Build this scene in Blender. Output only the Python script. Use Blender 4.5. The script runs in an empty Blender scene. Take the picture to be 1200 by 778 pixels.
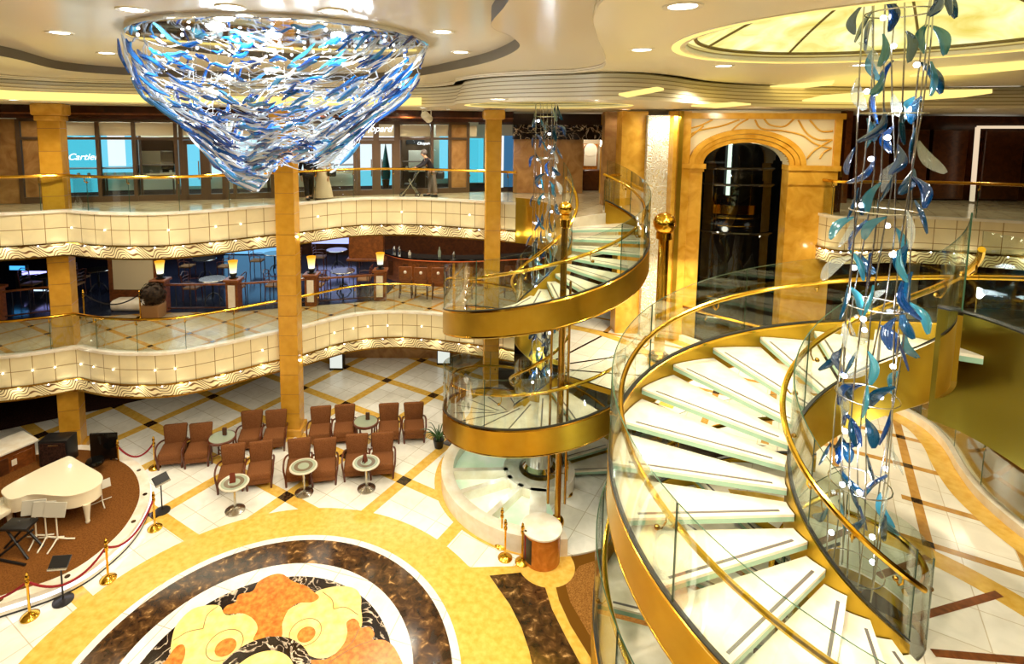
import bpy, bmesh, math, random
from mathutils import Vector, Matrix, geometry
random.seed(7)
PI = math.pi
SC = bpy.context.scene
COL = SC.collection
# ---------------------------------------------------------------- camera (ship atrium seen from deck 7)
F, PIT, CY, ROLL, CX, EYE = 651.18, 0.10391, 215.83, 0.00733, 549.85, 8.0
def ray(px, py):
    x, y = (px-CX)/F, (py-CY)/F
    c, s = math.cos(ROLL), math.sin(ROLL)
    x, y = c*x+s*y, -s*x+c*y
    return (x, math.cos(PIT)-y*math.sin(PIT), -math.sin(PIT)-y*math.cos(PIT))
def at(px, py, z=0.0):
    d = ray(px, py); t = (z-EYE)/d[2]
    return (d[0]*t, d[1]*t)
def aty(px, py, Y):
    d = ray(px, py); t = Y/d[1]
    return Vector((d[0]*t, Y, EYE+d[2]*t))
def on_line(px, py, pts):
    """point of a plan polyline that lies on the sight line of a pixel (plan only)"""
    d = ray(px, py)
    for a, b in zip(pts[:-1], pts[1:]):
        den = d[0]*(b[1]-a[1])-d[1]*(b[0]-a[0])
        if abs(den) < 1e-9: continue
        t = (a[0]*(b[1]-a[1])-a[1]*(b[0]-a[0]))/den
        u = ((d[0]*t-a[0])*(b[0]-a[0])+(d[1]*t-a[1])*(b[1]-a[1]))/((b[0]-a[0])**2+(b[1]-a[1])**2)
        if -0.02 <= u <= 1.02 and t > 0: return (d[0]*t, d[1]*t)
    return pts[-1]
cd = bpy.data.cameras.new('camera'); cam = bpy.data.objects.new('camera', cd); COL.objects.link(cam)
cd.sensor_width = 36.0; cd.lens = F/1200*36.0
cd.shift_x = (600-CX)/1200; cd.shift_y = (CY-389)/1200
cd.clip_start = 0.05; cd.clip_end = 300
fw = Vector((0, math.cos(PIT), -math.sin(PIT))); up = Vector((0, math.sin(PIT), math.cos(PIT))); rt = Vector((1, 0, 0))
c, s = math.cos(ROLL), math.sin(ROLL)
ex = c*rt+s*up; uy = -s*rt+c*up
cam.matrix_world = Matrix(((ex.x, uy.x, -fw.x, 0), (ex.y, uy.y, -fw.y, 0), (ex.z, uy.z, -fw.z, EYE), (0, 0, 0, 1)))
SC.camera = cam
SC.view_settings.view_transform = 'Standard'; SC.view_settings.look = 'None'
SC.view_settings.gamma = 1.0; SC.view_settings.use_curve_mapping = False
SC.view_settings.exposure = 0.12

# ---------------------------------------------------------------- materials
def lin(r, g, b):
    f = lambda v: (v/255/12.92) if v/255 <= 0.04045 else ((v/255+0.055)/1.055)**2.4
    return (f(r), f(g), f(b), 1)
def nm(name):
    m = bpy.data.materials.new(name); m.use_nodes = True
    nt = m.node_tree; nt.nodes.clear()
    o = nt.nodes.new('ShaderNodeOutputMaterial')
    return m, nt, o
def pr(nt, col=None, rough=0.5, metal=0.0, spec=0.5, trans=0.0, coat=0.0):
    p = nt.nodes.new('ShaderNodeBsdfPrincipled')
    if col is not None: p.inputs['Base Color'].default_value = col
    p.inputs['Roughness'].default_value = rough; p.inputs['Metallic'].default_value = metal
    p.inputs['Specular IOR Level'].default_value = spec
    p.inputs['Transmission Weight'].default_value = trans
    p.inputs['Coat Weight'].default_value = coat
    return p
def plain(name, rgb, rough=0.5, metal=0.0, spec=0.5, coat=0.0, emit=0.0):
    m, nt, o = nm(name); p = pr(nt, lin(*rgb), rough, metal, spec, 0, coat)
    if emit: p.inputs['Emission Color'].default_value = lin(*rgb); p.inputs['Emission Strength'].default_value = emit
    nt.links.new(p.outputs[0], o.inputs[0]); return m
def emis(name, rgb, k):
    m, nt, o = nm(name); e = nt.nodes.new('ShaderNodeEmission')
    e.inputs[0].default_value = lin(*rgb); e.inputs[1].default_value = k
    nt.links.new(e.outputs[0], o.inputs[0]); return m
def ramp(nt, stops):
    r = nt.nodes.new('ShaderNodeValToRGB'); e = r.color_ramp.elements
    while len(e) < len(stops): e.new(0.5)
    for q, (p, c) in zip(e, stops): q.position = p; q.color = c
    return r
def coords(nt, rot=0.0, loc=(0, 0, 0), kind='Object'):
    t = nt.nodes.new('ShaderNodeTexCoord'); mp = nt.nodes.new('ShaderNodeMapping')
    mp.inputs['Rotation'].default_value = (0, 0, rot); mp.inputs['Location'].default_value = loc
    nt.links.new(t.outputs[kind], mp.inputs['Vector']); return mp.outputs[0]
def noisy(name, stops, scale=4, detail=6, rough=0.3, metal=0.0, spec=0.5, dist=0.0, coat=0.0, bump=0.0, emit=0.0):
    m, nt, o = nm(name); v = coords(nt)
    n = nt.nodes.new('ShaderNodeTexNoise'); n.inputs['Scale'].default_value = scale
    n.inputs['Detail'].default_value = detail; n.inputs['Distortion'].default_value = dist
    nt.links.new(v, n.inputs['Vector'])
    r = ramp(nt, [(p, lin(*c)) for p, c in stops]); nt.links.new(n.outputs['Fac'], r.inputs[0])
    p = pr(nt, None, rough, metal, spec, 0, coat); nt.links.new(r.outputs[0], p.inputs['Base Color'])
    if emit:
        nt.links.new(r.outputs[0], p.inputs['Emission Color']); p.inputs['Emission Strength'].default_value = emit
    if bump:
        b = nt.nodes.new('ShaderNodeBump'); b.inputs['Strength'].default_value = bump
        nt.links.new(n.outputs['Fac'], b.inputs['Height']); nt.links.new(b.outputs[0], p.inputs['Normal'])
    nt.links.new(p.outputs[0], o.inputs[0]); return m
def tiled(name, c1, c2, grout, w, h, mortar=0.012, rot=0.0, loc=(0, 0, 0), rough=0.15, noise=0.25, kind='Object', spec=0.5, offset=0.0, bias=0.0):
    """stone slabs with thin joints"""
    m, nt, o = nm(name); v = coords(nt, rot, loc, kind)
    b = nt.nodes.new('ShaderNodeTexBrick'); b.offset = offset; b.squash = 1
    b.inputs['Scale'].default_value = 1.0; b.inputs['Brick Width'].default_value = w; b.inputs['Row Height'].default_value = h
    b.inputs['Mortar Size'].default_value = mortar; b.inputs['Mortar Smooth'].default_value = 0.1; b.inputs['Bias'].default_value = bias
    b.inputs['Color1'].default_value = lin(*c1); b.inputs['Color2'].default_value = lin(*c2); b.inputs['Mortar'].default_value = lin(*grout)
    nt.links.new(v, b.inputs['Vector'])
    n = nt.nodes.new('ShaderNodeTexNoise'); n.inputs['Scale'].default_value = 3.0; n.inputs['Detail'].default_value = 8; n.inputs['Distortion'].default_value = 1.2
    nt.links.new(v, n.inputs['Vector'])
    r = ramp(nt, [(0.35, (1-noise, 1-noise, 1-noise*1.15, 1)), (0.6, (1, 1, 1, 1))]); nt.links.new(n.outputs['Fac'], r.inputs[0])
    mx = nt.nodes.new('ShaderNodeMix'); mx.data_type = 'RGBA'; mx.blend_type = 'MULTIPLY'; mx.inputs[0].default_value = 1.0
    nt.links.new(b.outputs['Color'], mx.inputs[6]); nt.links.new(r.outputs[0], mx.inputs[7])
    p = pr(nt, None, rough, 0, spec); nt.links.new(mx.outputs[2], p.inputs['Base Color'])
    nt.links.new(p.outputs[0], o.inputs[0]); return m
def veined(name, base, vein, scale=3.0, rough=0.12, thin=0.02):
    m, nt, o = nm(name); v = coords(nt)
    n = nt.nodes.new('ShaderNodeTexNoise'); n.inputs['Scale'].default_value = scale; n.inputs['Detail'].default_value = 10; n.inputs['Distortion'].default_value = 2.0
    n2 = nt.nodes.new('ShaderNodeTexNoise'); n2.inputs['Scale'].default_value = scale*2.6; n2.inputs['Detail'].default_value = 8
    nt.links.new(v, n.inputs['Vector']); nt.links.new(v, n2.inputs['Vector'])
    r = ramp(nt, [(0.5-thin*2, lin(*base)), (0.5-thin*.4, lin(*vein)), (0.5+thin*.4, lin(*vein)), (0.5+thin*2, lin(*base))])
    nt.links.new(n.outputs['Fac'], r.inputs[0])
    r2 = ramp(nt, [(0.35, (0.55, 0.5, 0.45, 1)), (0.65, (1.25, 1.2, 1.1, 1))]); nt.links.new(n2.outputs['Fac'], r2.inputs[0])
    mx = nt.nodes.new('ShaderNodeMix'); mx.data_type = 'RGBA'; mx.blend_type = 'MULTIPLY'; mx.inputs[0].default_value = 1
    nt.links.new(r.outputs[0], mx.inputs[6]); nt.links.new(r2.outputs[0], mx.inputs[7])
    p = pr(nt, None, rough); nt.links.new(mx.outputs[2], p.inputs['Base Color']); nt.links.new(p.outputs[0], o.inputs[0]); return m
def glass(name, tint=(0.93, 0.97, 0.94), gloss=0.9, edge=0.06):
    m, nt, o = nm(name)
    t = nt.nodes.new('ShaderNodeBsdfTransparent'); t.inputs[0].default_value = (*tint, 1)
    g = nt.nodes.new('ShaderNodeBsdfGlossy'); g.inputs['Roughness'].default_value = 0.02; g.inputs[0].default_value = (gloss, gloss, gloss, 1)
    l = nt.nodes.new('ShaderNodeLayerWeight'); l.inputs[0].default_value = 0.22
    mt = nt.nodes.new('ShaderNodeMath'); mt.operation = 'MULTIPLY_ADD'; mt.inputs[1].default_value = 0.45; mt.inputs[2].default_value = edge*.5
    nt.links.new(l.outputs['Fresnel'], mt.inputs[0])
    mx = nt.nodes.new('ShaderNodeMixShader'); nt.links.new(mt.outputs[0], mx.inputs[0]); nt.links.new(t.outputs[0], mx.inputs[1]); nt.links.new(g.outputs[0], mx.inputs[2])
    nt.links.new(mx.outputs[0], o.inputs[0]); return m
def coloured_glass(name, rgb, opac=0.6, rough=0.05, emit=0.0):
    """cast glass: tinted see-through body with a bright gloss"""
    m, nt, o = nm(name)
    t = nt.nodes.new('ShaderNodeBsdfTransparent'); t.inputs[0].default_value = tuple(0.35+0.65*v for v in lin(*rgb)[:3])+(1,)
    p = pr(nt, lin(*rgb), rough, 0, 0.9, 0, 1.0)
    mx = nt.nodes.new('ShaderNodeMixShader'); mx.inputs[0].default_value = opac
    nt.links.new(t.outputs[0], mx.inputs[1]); nt.links.new(p.outputs[0], mx.inputs[2]); nt.links.new(mx.outputs[0], o.inputs[0]); return m
def wave_band(name):
    """gold scroll lines over a cream ground, in the band's own length/height coordinates"""
    m, nt, o = nm(name); u = nt.nodes.new('ShaderNodeUVMap'); sp = nt.nodes.new('ShaderNodeSeparateXYZ'); nt.links.new(u.outputs[0], sp.inputs[0])
    def M(op, a, b=None, c=None):
        k = nt.nodes.new('ShaderNodeMath'); k.operation = op
        for i, q in enumerate((a, b, c)):
            if q is None: continue
            if isinstance(q, (int, float)): k.inputs[i].default_value = q
            else: nt.links.new(q, k.inputs[i])
        return k.outputs[0]
    x, y = sp.outputs[0], sp.outputs[1]
    sw = M('MULTIPLY', M('SINE', M('MULTIPLY_ADD', x, 2*PI/0.42, M('MULTIPLY', y, 9.0))), .06)
    tri = M('PINGPONG', x, .62)
    ln = M('ABSOLUTE', M('SINE', M('MULTIPLY', M('ADD', M('MULTIPLY_ADD', tri, .62, y), sw), PI/0.08)))
    r = ramp(nt, [(0.4, lin(112, 74, 24)), (0.58, lin(246, 230, 180))]); nt.links.new(ln, r.inputs[0])
    p = pr(nt, None, 0.4); nt.links.new(r.outputs[0], p.inputs['Base Color']); nt.links.new(p.outputs[0], o.inputs[0]); return m

LAT = 1.0084                       # direction of the diagonal floor bands
M_ = {}
M_['white_tile'] = tiled('white marble tiles', (246, 243, 232), (238, 233, 218), (205, 195, 170), 0.62, 0.62, 0.008, -LAT, (0.1, 0.05, 0), 0.16, 0.1)
M_['gold_stone'] = noisy('gold marble inlay', [(0.3, (214, 164, 60)), (0.7, (234, 192, 94))], 9, 8, 0.2)
M_['ring_white'] = tiled('white marble ring', (246, 243, 236), (236, 231, 222), (190, 180, 165), 0.7, 0.9, 0.008, 0.3, (0, 0, 0), 0.15, 0.12)
M_['brown_stone'] = noisy('dark emperador marble', [(0.36, (46, 29, 14)), (0.52, (74, 48, 24)), (0.62, (104, 72, 38)), (0.72, (196, 152, 92))], 7, 12, 0.12, dist=.6)
M_['black_stone'] = veined('black veined marble', (38, 28, 22), (215, 200, 180), 2.4, 0.12, 0.012)
M_['dark_stone'] = veined('dark brown stone squares', (40, 26, 15), (120, 90, 60), 6, 0.12, 0.01)
M_['orange_stone'] = noisy('orange marble inlay', [(0.3, (176, 92, 24)), (0.7, (226, 146, 56))], 14, 8, 0.22)
M_['yellow_stone'] = noisy('pale yellow marble inlay', [(0.3, (238, 205, 108)), (0.7, (248, 226, 150))], 8, 6, 0.2)
M_['line'] = plain('thin dark joint', (120, 85, 40), 0.4)
M_['carpet_brown'] = noisy('speckled brown carpet', [(0.35, (112, 70, 26)), (0.65, (168, 118, 56))], 70, 3, 0.95, spec=0.1)
M_['carpet_edge'] = plain('plain brown carpet border', (106, 68, 16), 0.95, spec=0.1)
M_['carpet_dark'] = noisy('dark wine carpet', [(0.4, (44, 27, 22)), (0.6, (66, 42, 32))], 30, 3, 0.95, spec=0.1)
M_['stage_carpet'] = noisy('russet stage carpet', [(0.4, (104, 62, 24)), (0.6, (124, 78, 34))], 40, 3, 0.95, spec=0.1)
M_['col'] = noisy('gold onyx column', [(0.25, (190, 134, 36)), (0.75, (212, 158, 52))], 5, 8, 0.22)
M_['col_line'] = plain('column joint', (150, 96, 20), 0.4)
M_['goldwall'] = noisy('gold marble wall', [(0.3, (205, 145, 40)), (0.7, (236, 182, 74))], 3, 8, 0.2, dist=0.8)
M_['fascia'] = tiled('cream fascia panels', (240, 224, 178), (234, 216, 168), (150, 112, 52), 0.42, 0.36, 0.008, 0, (0, 0, 0), 0.45, 0.05, 'UV')
M_['wave'] = wave_band('gold scroll frieze')
M_['brass'] = plain('polished brass', (226, 178, 62), 0.16, 1.0)
M_['brass_satin'] = noisy('satin brass', [(0.3, (188, 152, 46)), (0.7, (200, 164, 56))], 3, 3, 0.36, 1.0)
M_['brass_shaded'] = plain('shaded satin brass', (136, 118, 40), 0.4, 1.0)  # satin brass with the dark reflections of the right front put into its colour
M_['desk_grey'] = plain('pale grey music desk', (188, 182, 166), 0.3)
M_['cafe_floor'] = plain('dark polished cafe floor', (38, 44, 62), 0.12)
M_['brass_dark'] = plain('dark brass', (166, 128, 54), 0.25, 1.0)
M_['chrome'] = plain('chrome', (225, 225, 222), 0.06, 1.0)
M_['steel'] = plain('brushed steel', (190, 186, 176), 0.25, 1.0)
M_['glass'] = glass('clear balustrade glass')
M_['glass_edge'] = plain('green glass edge', (52, 78, 58), 0.15)
M_['tread'] = noisy('white marble tread', [(0.35, (228, 216, 188)), (0.65, (243, 234, 212))], 4, 8, 0.2)
M_['tread_edge'] = plain('greenish glass tread edge', (150, 184, 160), 0.12)
M_['nosing'] = plain('dark anti slip strip', (98, 90, 82), 0.5)
M_['black_gap'] = plain('black rubber seal', (30, 26, 16), 0.4)
M_['ceil'] = plain('cream ceiling paint', (246, 236, 206), 0.35)
M_['ceil_hi'] = plain('satin cream ceiling', (240, 230, 206), 0.2)
M_['ceil_step_shade'] = plain('tan ceiling step shade', (176, 156, 112), 0.6)  # darker strips paint the shading lines into the stepped mouldings
M_['rib_dark'] = plain('dark olive rib', (110, 92, 36), 0.5)
M_['vent'] = plain('dark vent slot', (92, 82, 62), 0.6)
M_['downlight'] = emis('downlight lens', (255, 250, 235), 9)
M_['cove'] = emis('warm cove light', (255, 226, 130), 1.25)
M_['ledw'] = emis('white led', (235, 240, 255), 14)
M_['ledstrip'] = emis('stage led strip', (240, 240, 255), 2.2)
def onyx():
    m, nt, o = nm('lit onyx'); v = coords(nt)
    n = nt.nodes.new('ShaderNodeTexNoise'); n.inputs['Scale'].default_value = 2.2; n.inputs['Detail'].default_value = 10; n.inputs['Distortion'].default_value = 0.8
    nt.links.new(v, n.inputs['Vector']); r = ramp(nt, [(0.3, lin(222, 200, 92)), (0.5, lin(248, 236, 150)), (0.72, lin(255, 250, 205))]); nt.links.new(n.outputs['Fac'], r.inputs[0])
    e = nt.nodes.new('ShaderNodeEmission'); e.inputs[1].default_value = 1.15; nt.links.new(r.outputs[0], e.inputs[0]); nt.links.new(e.outputs[0], o.inputs[0]); return m
M_['onyx'] = onyx()
M_['wood'] = noisy('reddish wood', [(0.35, (104, 54, 20)), (0.65, (140, 78, 32))], 6, 6, 0.3, dist=2.0)
M_['wood_dark'] = noisy('dark mahogany', [(0.35, (64, 32, 14)), (0.65, (92, 50, 22))], 5, 6, 0.3, dist=2.0)
M_['podium'] = noisy('cherry veneer', [(0.35, (186, 108, 36)), (0.65, (212, 132, 52))], 3, 6, 0.2, dist=2.5)
M_['fabric'] = noisy('brown chair fabric', [(0.35, (104, 62, 32)), (0.65, (130, 82, 46))], 60, 3, 0.9, spec=0.15)
M_['chairwood'] = plain('dark red chair wood', (88, 40, 16), 0.3)
M_['white_lacquer'] = plain('cream white lacquer', (238, 226, 196), 0.18, coat=0.6)
M_['white_paint'] = plain('white enamel', (235, 228, 205), 0.3)
M_['black'] = plain('black plastic', (22, 20, 20), 0.4)
M_['blackgloss'] = plain('black gloss', (14, 13, 12), 0.08)
M_['marble_top'] = noisy('cream marble top', [(0.35, (236, 222, 196)), (0.65, (250, 242, 226))], 4, 8, 0.15)
M_['tabletop'] = plain('frosted glass tabletop', (150, 160, 138), 0.12)
M_['table_mid'] = plain('taupe table ring', (112, 96, 76), 0.2)
M_['table_pale'] = plain('pale stone table ring', (206, 198, 176), 0.2)
M_['redrope'] = plain('red velvet rope', (140, 14, 24), 0.8)
M_['blackrope'] = plain('black rope', (24, 18, 16), 0.8)
M_['menu'] = plain('dark red menu card', (112, 44, 22), 0.4)
M_['brownmarble'] = noisy('tan brown marble', [(0.3, (142, 100, 56)), (0.7, (182, 138, 84))], 2.2, 8, 0.18, dist=1.6)
M_['frame'] = plain('bronze shop frame', (98, 76, 56), 0.35, 0.3)
M_['cream_panel'] = plain('cream sign panel', (232, 216, 178), 0.45)
M_['deckfloor'] = tiled('beige marble deck tiles', (204, 186, 150), (192, 172, 136), (160, 140, 104), 0.49, 0.49, 0.006, -LAT, (0, 0, 0), 0.14, 0.14)
M_['deck_gold'] = noisy('ochre deck bands', [(0.3, (176, 124, 50)), (0.7, (206, 156, 76))], 9, 6, 0.2)
M_['deck_white'] = tiled('white deck marble', (250, 244, 228), (242, 232, 212), (214, 198, 166), 0.6, 0.6, 0.006, -LAT, (0, 0, 0), 0.16, 0.08)
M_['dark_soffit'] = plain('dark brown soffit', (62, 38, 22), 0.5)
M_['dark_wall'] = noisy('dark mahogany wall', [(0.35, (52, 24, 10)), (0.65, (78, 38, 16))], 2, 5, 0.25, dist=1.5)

# ---------------------------------------------------------------- mesh helpers
class MB:
    def __init__(s): s.v = []; s.f = []; s.m = []; s.mats = []; s.uv = {}
    def mi(s, mat):
        mat = M_[mat] if isinstance(mat, str) else mat
        if mat not in s.mats: s.mats.append(mat)
        return s.mats.index(mat)
    def add(s, vs, fs, mat, uvs=None):
        k = len(s.v); i = s.mi(mat); s.v += [tuple(p) for p in vs]
        for n, f in enumerate(fs):
            if uvs: s.uv[len(s.f)] = uvs[n]
            s.f.append([q+k for q in f]); s.m.append(i)
        return s
    def box(s, c, size, mat, rz=0.0, mx=None):
        hx, hy, hz = size[0]/2, size[1]/2, size[2]/2
        vs = [Vector((x*hx, y*hy, z*hz)) for z in (-1, 1) for x, y in ((-1, -1), (1, -1), (1, 1), (-1, 1))]
        R = mx or Matrix.Rotation(rz, 4, 'Z')
        vs = [R @ v + Vector(c) for v in vs]
        return s.add(vs, [(3, 2, 1, 0), (4, 5, 6, 7), (0, 1, 5, 4), (1, 2, 6, 5), (2, 3, 7, 6), (3, 0, 4, 7)], mat)
    def rbox(s, c, size, mat, b=0.02, seg=2, rz=0.0, fn=None, mx=None):
        bm = bmesh.new(); bmesh.ops.create_cube(bm, size=1.0)
        for v in bm.verts: v.co = Vector((v.co.x*size[0], v.co.y*size[1], v.co.z*size[2]))
        bmesh.ops.bevel(bm, geom=bm.edges[:], offset=b, segments=seg, profile=0.5, affect='EDGES')
        if fn:
            for v in bm.verts: v.co = Vector(fn(v.co))
        R = mx or Matrix.Rotation(rz, 4, 'Z'); bm.verts.index_update()
        s.add([R @ v.co + Vector(c) for v in bm.verts], [[v.index for v in f.verts] for f in bm.faces], mat); bm.free(); return s
    def prism(s, poly, z0, z1, mat, side=None, bottom=True):
        n = len(poly)
        if sum(poly[i][0]*poly[(i+1) % n][1]-poly[(i+1) % n][0]*poly[i][1] for i in range(n)) < 0: poly = poly[::-1]
        vs = [(x, y, z0) for x, y in poly]+[(x, y, z1) for x, y in poly]
        tri = geometry.tessellate_polygon([[Vector((x, y, 0)) for x, y in poly]])
        up_ = []
        for t in tri:
            a, b, c_ = [poly[q] for q in t]
            if (b[0]-a[0])*(c_[1]-a[1])-(b[1]-a[1])*(c_[0]-a[0]) < 0: t = t[::-1]
            up_.append(tuple(t))
        s.add(vs, [tuple(q+n for q in t) for t in up_]+([tuple(t[::-1]) for t in up_] if bottom else []), mat)
        s.add(vs, [(i, (i+1) % n, (i+1) % n+n, i+n) for i in range(n)], side or mat); return s
    def plate(s, outer, holes, z, mat, flip=False):
        loops = [outer]+holes; pts = [p for l in loops for p in l]
        tri = geometry.tessellate_polygon([[Vector((x, y, 0)) for x, y in l] for l in loops])
        fs = []
        for t in tri:
            a, b, c_ = [pts[q] for q in t]; k = (b[0]-a[0])*(c_[1]-a[1])-(b[1]-a[1])*(c_[0]-a[0])
            if abs(k) < 1e-10: continue
            if (k < 0) != flip: t = t[::-1]
            fs.append(tuple(t))
        return s.add([(x, y, z) for x, y in pts], fs, mat)
    def ribbon(s, pts, z0, z1, mat, closed=False, thick=0.0, u0=0.0, v0=0.0):
        """vertical band along a plan line, with length/height uv"""
        P = [Vector((p[0], p[1])) for p in pts]; n = len(P); L = [u0]
        for a, b in zip(P[:-1], P[1:]): L.append(L[-1]+(b-a).length)
        zz0 = z0 if callable(z0) else (lambda i: z0); zz1 = z1 if callable(z1) else (lambda i: z1)
        vs = [(p.x, p.y, zz0(i)) for i, p in enumerate(P)]+[(p.x, p.y, zz1(i)) for i, p in enumerate(P)]
        fs = [(i, i+1, i+1+n, i+n) for i in range(n-1)]
        uv = [((L[i], zz0(i)-v0), (L[i+1], zz0(i+1)-v0), (L[i+1], zz1(i+1)-v0), (L[i], zz1(i)-v0)) for i in range(n-1)]
        if closed: fs.append((n-1, 0, n, 2*n-1)); uv.append(((L[-1], zz0(0)), (L[-1]+.1, zz0(0)), (L[-1]+.1, zz1(0)), (L[-1], zz1(0))))
        s.add(vs, fs, mat, uv)
        if thick:
            Q = offset(pts, thick); vs2 = [(q[0], q[1], zz0(i)) for i, q in enumerate(Q)]+[(q[0], q[1], zz1(i)) for i, q in enumerate(Q)]
            s.add(vs2, [(i+n, i+1+n, i+1, i) for i in range(n-1)], mat, [u[::-1] for u in uv[:n-1]])
            a = vs+vs2
            s.add(a, [(i+n, i+1+n, i+1+3*n, i+3*n) for i in range(n-1)]+[(i+2*n, i+1+2*n, i+1, i) for i in range(n-1)]+[(0, n, 3*n, 2*n), (n-1, 3*n-1, 4*n-1, 2*n-1)], mat)
        return s
    def tube(s, pts, r, mat, n=8, closed=False, caps=True):
        P = [Vector(p) for p in pts]; k = len(P); rr = r if callable(r) else (lambda i: r)
        vs = []; prev = None
        for i, p in enumerate(P):
            a = P[i-1] if (i or closed) else P[0]; b = P[(i+1) % k] if (i < k-1 or closed) else P[-1]
            t = (b-a); t = t.normalized() if t.length > 1e-9 else Vector((0, 0, 1))
            if prev is None:
                u = t.cross(Vector((0, 0, 1)));
                if u.length < 1e-4: u = t.cross(Vector((1, 0, 0)))
            else:
                u = prev-t*prev.dot(t)
                if u.length < 1e-5: u = t.orthogonal()
            u.normalize(); prev = u; w = t.cross(u)
            vs += [p+(u*math.cos(2*PI*j/n)+w*math.sin(2*PI*j/n))*rr(i) for j in range(n)]
        fs = [(i*n+j, ((i+1) % k)*n+j, ((i+1) % k)*n+(j+1) % n, i*n+(j+1) % n) for i in range(k if closed else k-1) for j in range(n)]
        if caps and not closed: fs += [tuple(range(n)), tuple(range((k-1)*n, k*n))[::-1]]
        return s.add(vs, fs, mat)
    def lathe(s, prof, c, mat, n=20, mx=None, ang=2*PI, a0=0.0, caps=True):
        full = abs(ang-2*PI) < 1e-6; m = n if full else n+1
        vs = []
        for r, z in prof:
            for j in range(m):
                a = a0+ang*j/n; v = Vector((r*math.cos(a), r*math.sin(a), z)); vs.append((mx @ v if mx else v)+Vector(c))
        fs = [(i*m+j, i*m+(j+1) % m, (i+1)*m+(j+1) % m, (i+1)*m+j) for i in range(len(prof)-1) for j in range(n)]
        if full and caps:
            if prof[0][0] > 1e-6: fs.append(tuple(range(m))[::-1])
            if prof[-1][0] > 1e-6: fs.append(tuple(range((len(prof)-1)*m, len(prof)*m)))
        return s.add(vs, fs, mat)
    def ball(s, c, r, mat, n=14, k=8, sz=1.0):
        return s.lathe([(max(1e-5, r*math.sin(PI*i/k)), -r*sz*math.cos(PI*i/k)) for i in range(k+1)], c, mat, n)
    def build(s, name, parent=None, smooth=35, loc=None, rz=0.0):
        me = bpy.data.meshes.new(name); me.from_pydata(s.v, [], s.f)
        for m in s.mats: me.materials.append(m)
        me.polygons.foreach_set('material_index', s.m)
        if s.uv:
            ul = me.uv_layers.new(name='UVMap')
            for fi, uvs in s.uv.items():
                p = me.polygons[fi]
                for li, q in zip(p.loop_indices, uvs): ul.data[li].uv = q
        if smooth:
            me.polygons.foreach_set('use_smooth', [True]*len(me.polygons))
            me.set_sharp_from_angle(angle=math.radians(smooth))
        me.update(); o = bpy.data.objects.new(name, me); COL.objects.link(o)
        if parent: o.parent = parent
        if loc: o.location = loc
        if rz: o.rotation_euler.z = rz
        return o
def offset(pts, d):
    out = []; n = len(pts)
    for i in range(n):
        a = Vector(pts[max(0, i-1)][:2]); b = Vector(pts[min(n-1, i+1)][:2]); t = (b-a).normalized()
        out.append((pts[i][0]-t.y*d, pts[i][1]+t.x*d))
    return out
def spline(pts, k=6, closed=False):
    P = [Vector(p) for p in pts]; n = len(P); out = []
    rng = range(n if closed else n-1)
    for i in rng:
        p0 = P[i-1] if (i or closed) else P[0]*2-P[1]; p1 = P[i]; p2 = P[(i+1) % n]; p3 = P[(i+2) % n] if (i+2 < n or closed) else P[-1]*2-P[-2]
        for j in range(k):
            t = j/k
            out.append(0.5*((2*p1)+(p2-p0)*t+(2*p0-5*p1+4*p2-p3)*t*t+(3*p1-p0-3*p2+p3)*t**3))
    if not closed: out.append(P[-1])
    return [tuple(q) for q in out]
def resample(pts, step):
    P = [Vector(p) for p in pts]; out = [P[0]]; acc = 0.0
    for a, b in zip(P[:-1], P[1:]):
        L = (b-a).length; d = step-acc
        while d <= L: out.append(a.lerp(b, d/L)); d += step
        acc = (acc+L) % step if L else acc
        acc = L-(d-step)
    if (out[-1]-P[-1]).length > step*.3: out.append(P[-1])
    return [tuple(q) for q in out]
def tag(o, label=None, cat=None, group=None, kind=None):
    if label: o['label'] = label
    if cat: o['category'] = cat
    if group: o['group'] = group
    if kind: o['kind'] = kind
    return o
def thing(name, label, cat, loc=(0, 0, 0), rz=0.0, group=None):
    o = bpy.data.objects.new(name, None); COL.objects.link(o); o.location = loc; o.rotation_euler.z = rz; o.empty_display_size = 0.1
    return tag(o, label, cat, group)
def struct(o, label=None): return tag(o, label, None, None, 'structure')
def dup(root, loc, rz=0.0, label=None, group=None, scale=None):
    r = root.copy(); COL.objects.link(r); r.location = loc; r.rotation_euler.z = rz
    if scale: r.scale = (scale,)*3
    if label: r['label'] = label
    if group: r['group'] = group
    for ch in list(root.children):
        c = ch.copy(); COL.objects.link(c); c.parent = r
        for g in list(ch.children):
            d = g.copy(); COL.objects.link(d); d.parent = c
    return r
def circle(cx, cy, r, n=48, a0=0.0, a1=360.0):
    full = abs(a1-a0-360) < 1e-6; m = n if full else n+1
    return [(cx+r*math.cos(math.radians(a0+(a1-a0)*i/n)), cy+r*math.sin(math.radians(a0+(a1-a0)*i/n))) for i in range(m)]
def aimed(d): return Vector(d).to_track_quat('Z', 'Y').to_matrix().to_4x4()
def beam(mb, a, b, w, h, mat):
    a, b = Vector(a), Vector(b); d = b-a; mx = d.to_track_quat('Y', 'Z').to_matrix().to_4x4()
    return mb.box((a+b)/2, (w, d.length, h), mat, mx=mx)

Z6, Z7 = 2.70, 5.97
MX, MY = -2.961, 7.204                     # centre of the floor medallion
FX, FY = 1.62, 11.80                       # axis of the far staircase
NX, NY = 4.25, 5.65                        # axis of the near staircase
RO_F, RI_F, RO_N, RI_N = 2.15, 0.58, 2.62, 0.67

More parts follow.
